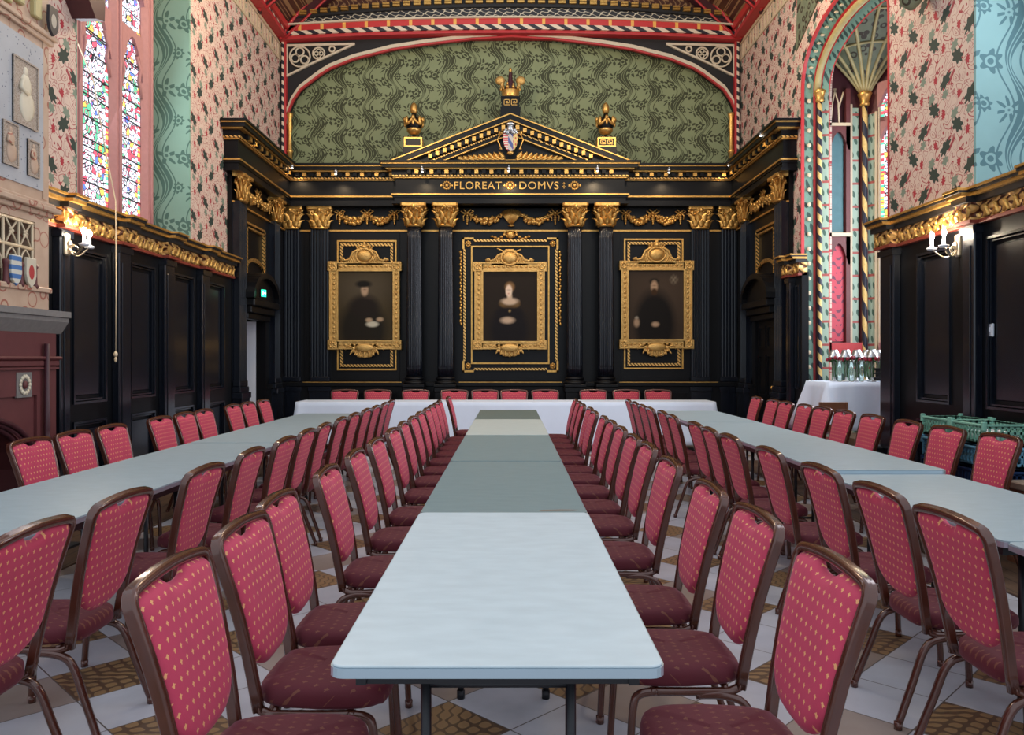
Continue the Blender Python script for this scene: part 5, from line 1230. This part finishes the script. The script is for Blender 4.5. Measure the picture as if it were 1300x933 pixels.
for i, (px, d) in enumerate(pos):
    x = PX(px, d); t = thing('table_centrepiece', 'silver shaded candle stand with red roses in the bay, ' + ordl[i], 'centrepiece', T(x, d, tz), 'silver and rose centrepieces on the bay table'); B = WM[t.name]
    obj('glass_stand', MB().lathe([(.045, 0), (.05, .006), (.012, .02), (.01, .10), (.016, .13), (.01, .16), (.014, .26), (.03, .28), (.035, .30)], n=14), 'silver', t, B)
    obj('silver_shade', MB().lathe([(.072, .285), (.070, .29), (.040, .375), (.038, .375), (.066, .285)], n=18), 'silver', t, B)
    ro = MB(); gr = MB()
    for k in range(7):
        a = k * 2 * PI / 7 + i; r = .062 + .012 * (k % 2); cx_, cy_, cz_ = r * cos(a), r * sin(a), .255 + .012 * (k % 3)
        ro.ell((cx_, cy_, cz_), (.024, .024, .020), 8, 5); ro.ell((cx_, cy_, cz_ + .012), (.013, .013, .014), 6, 4)
    for k in range(12): a = k * PI / 6 + .2; gr.leaf((.03 * cos(a), .03 * sin(a), .235), (cos(a), sin(a), -.2 + .5 * (k % 3)), (0, 0, 1), .05, .03, .2, 3); gr.tube([(.03 * cos(a), .03 * sin(a), .24), (.02 * cos(a * 1.3), .02 * sin(a * 1.3), .05)], .003, 4)
    obj('rose_ring', ro, 'rose', t, B); obj('greenery', gr, 'green_leaf', t, B)
for i, (px, d, s_) in enumerate([(1066, 9.45, 'between the first two rose stands'), (1081, 9.42, 'between the second and third rose stands'), (1094, 9.45, 'in the middle of the bay table'), (1121, 9.5, 'beside the black crate')]):
    tag(obj('glass_vase', MB().lathe([(.024, 0), (.026, .004), (.02, .12), (.03, .25), (.028, .25), (.018, .12), (.022, .01), (.001, .01)], n=16), 'glass', None, T(PX(px, d), d, tz)), 'clear glass vase ' + s_, 'vase', 'clear vases on the bay table')

# ---- crates
def crate(name, lab, x, y, z, w, l, h, c, mt_name, rz=0.0, group=None, tilt=None):
    m = MB(); t_ = .012
    m.box(-w / 2, w / 2, -l / 2, l / 2, 0, .012)
    for sx in (-1, 1):
        for zz, hh in ((0, .03), (h - .03, .03), (h * .48, .02)): m.box(sx * w / 2 - t_ * (sx > 0), sx * w / 2 + t_ * (sx < 0), -l / 2, l / 2, zz, zz + hh); m.box(-w / 2, w / 2, sx * l / 2 - t_ * (sx > 0), sx * l / 2 + t_ * (sx < 0), zz, zz + hh)
        n = int(l / .045)
        for i in range(n + 1): yy = -l / 2 + l * i / n; m.box(sx * w / 2 - t_ * (sx > 0), sx * w / 2 + t_ * (sx < 0), yy - .008, yy + .008, 0, h)
        n = int(w / .045)
        for i in range(n + 1): xx = -w / 2 + w * i / n; m.box(xx - .008, xx + .008, sx * l / 2 - t_ * (sx > 0), sx * l / 2 + t_ * (sx < 0), 0, h)
    th = thing(name, lab, 'crate', T(x, y, z, rz) @ (tilt or Matrix()), group); B = WM[th.name]
    obj('crate_basket', m, c, th, B); r = MB().frame(-l / 2 - .006, l / 2 + .006, 0, .015, .015, 0, 1) if False else MB()
    for sx in (-1, 1): r.box(sx * w / 2 - .012, sx * w / 2 + .012, -l / 2 - .012, l / 2 + .012, h - .018, h, .004); r.box(-w / 2, w / 2, sx * l / 2 - .012, sx * l / 2 + .012, h - .018, h, .004)
    obj('crate_rim', r, c, th, B)
    for sx in (-1, 1):
        for sy in (-1, 1): obj('stacking_corner', MB().box(sx * w / 2 - .016, sx * w / 2 + .016, sy * l / 2 - .016, sy * l / 2 + .016, h - .05, h + .018, .005), c, th, B)
    return th
M['crate_green'] = flat('sea_green_plastic', (.20, .44, .34), .5); M['crate_blue'] = flat('sky_blue_plastic', (.18, .43, .60), .5); M['crate_navy'] = flat('navy_plastic', (.015, .05, .16), .5); M['crate_black'] = flat('black_plastic', (.015, .015, .018), .5); M['china'] = flat('white_china', (.75, .75, .74), .3)
for k, (yy, wh) in enumerate(((6.62, 'nearer the bay'), (6.12, 'nearer the room'))):
    for j, (z, h, c, nm, pl) in enumerate(((0.0, .29, 'crate_navy', 'navy', 'at the bottom of the stack'), (.316, .29, 'crate_navy', 'navy', 'second in the stack'), (.632, .15, 'crate_blue', 'sky blue', 'below the green one in the stack'), (.806, .15, 'crate_green', 'sea green', 'of white crockery, top of the stack'))):
        crate('plastic_crate', '%s plastic crate %s %s' % (nm, pl, wh), 3.66 - .008 * j * k, yy, z, .32, .42, h, c, nm, .0, 'crates stacked against the bay side panelling')
    for i in range(8):
        cx_, cy_ = 3.60 + .12 * (i % 2) + random.uniform(-.01, .01), yy - .15 + .10 * (i // 2)
        cu = MB().lathe([(.025, 0), (.03, .01), (.042, .07), (.04, .07), (.028, .012), (.001, .012)], n=14); cu.tube([(.038, 0, .055), (.062, 0, .05), (.058, 0, .025), (.034, 0, .02)], .005, 6)
        tag(obj('cup', cu, 'china', None, T(cx_, cy_, .819 + (.07 if i % 3 == 0 else .0) * 0) @ Matrix.Rotation(random.uniform(0, 6), 4, 'Z')), 'small white cup in the sea green crate on the stack ' + wh, 'cup', 'white cups in the green crate ' + wh)
crate('plastic_crate', 'black perforated plastic crate at the window end of the bay table', PX(1130, 9.34), 9.42, tz + .02, .22, .20, .14, 'crate_black', 'black', .25)
t = thing('wooden_chest', 'low brown wooden chest with a pale top beyond the crates', 'chest', T(3.68, 5.32, 0)); B = WM[t.name]; M['brown'] = flat('brown_wood', (.17, .07, .035), .4, var=.3)
obj('chest_body', MB().box(-.15, .15, -.38, .38, .03, .53, .008).box(-.16, .16, -.39, .39, 0.001, .06, .008), 'brown', t, B); obj('chest_lid', MB().box(-.17, .17, -.40, .40, .53, .58, .008), flat('pale_board', (.40, .30, .23), .6, var=.2), t, B)
# ---- plain wooden chair by the bay table
t = thing('wooden_chair', 'plain brown wooden chair standing against the cloth of the bay table', 'chair', T(3.63, 9.03, 0, 0)); B = WM[t.name]; M['brown'] = flat('brown_wood', (.17, .07, .035), .4, var=.3)
obj('seat', MB().box(-.17, .17, -.36, -.0, .43, .46, .01), 'brown', t, B); obj('backrest', MB().box(-.13, .13, .0, .025, .84, .95, .008), 'brown', t, B); obj('back_rail', MB().box(-.13, .13, .0, .02, .62, .70, .006), 'brown', t, B)
for a in (-.145, .145): obj('leg', MB().box(a - .016, a + .016, .0, .035, 0, .95, .005), 'brown', t, B); obj('leg', MB().box(a - .016, a + .016, -.36, -.325, 0, .43, .005), 'brown', t, B)

# ================================================================== CAMERA AND LIGHT
cam = bpy.data.cameras.new('camera'); co = bpy.data.objects.new('camera', cam); C.objects.link(co); co.location = (0, 0, EYE); co.rotation_euler = (PI / 2, 0, 0)
cam.sensor_fit = 'HORIZONTAL'; cam.sensor_width = 36; cam.lens = 36 * F / 1300; cam.shift_x = 2 / 1300; cam.shift_y = -11.5 / 1300; cam.clip_start = .05
bpy.context.scene.camera = co
wd = bpy.data.worlds.new('world'); bpy.context.scene.world = wd; wd.use_nodes = True; bg = wd.node_tree.nodes['Background']; bg.inputs[0].default_value = (.80, .90, 1.0, 1); bg.inputs[1].default_value = 1.0
def light(kind, nm, loc, energy, col, rot=None, **k):
    l = bpy.data.lights.new(nm, kind); l.energy = energy; l.color = col
    for a, b in k.items(): setattr(l, a, b)
    o = bpy.data.objects.new(nm, l); C.objects.link(o); o.location = loc
    if rot: o.rotation_euler = rot
    return o
for i, p in enumerate(LAMPS): light('POINT', 'sconce_light', p, 34, (1, .82, .6), shadow_soft_size=.03)
for i, p in enumerate(SPOTS): light('SPOT', 'cornice_light', (p[0], p[1] - .05, p[2] - .03), (34 if i in (4, 5) else 14), (1, .74, .45), (math.radians(14), 0, 0), spot_size=2.3, spot_blend=.6, shadow_soft_size=.03)
# daylight through the windows
light('AREA', 'window_daylight', (-4.45, 8.7, 4.4), 35, (.85, .92, 1), (0, math.radians(-90 + 14), 0), shape='RECTANGLE', size=2.4, size_y=2.2)
light('AREA', 'bay_daylight', (5.2, 9.9, 3.2), 110, (.85, .92, 1), (0, math.radians(90), 0), shape='RECTANGLE', size=3.0, size_y=1.2)
light('AREA', 'window_daylight', (4.5, 5.4, 4.4), 60, (.85, .92, 1), (0, math.radians(90 - 14), 0), shape='RECTANGLE', size=2.4, size_y=2.6)
# added warm fill lights for the end wall, unseen above the view
for x in (-2.1, 2.1): light('POINT', 'warm_fill_light', (x, 9.6, 6.3), 170, (1, .78, .52), shadow_soft_size=.25)
vs = bpy.context.scene.view_settings; bpy.context.scene.display_settings.display_device = 'sRGB'; vs.view_transform = 'Standard'; vs.look = 'None'; vs.exposure = 0.25; vs.gamma = 1.0; vs.use_curve_mapping = False
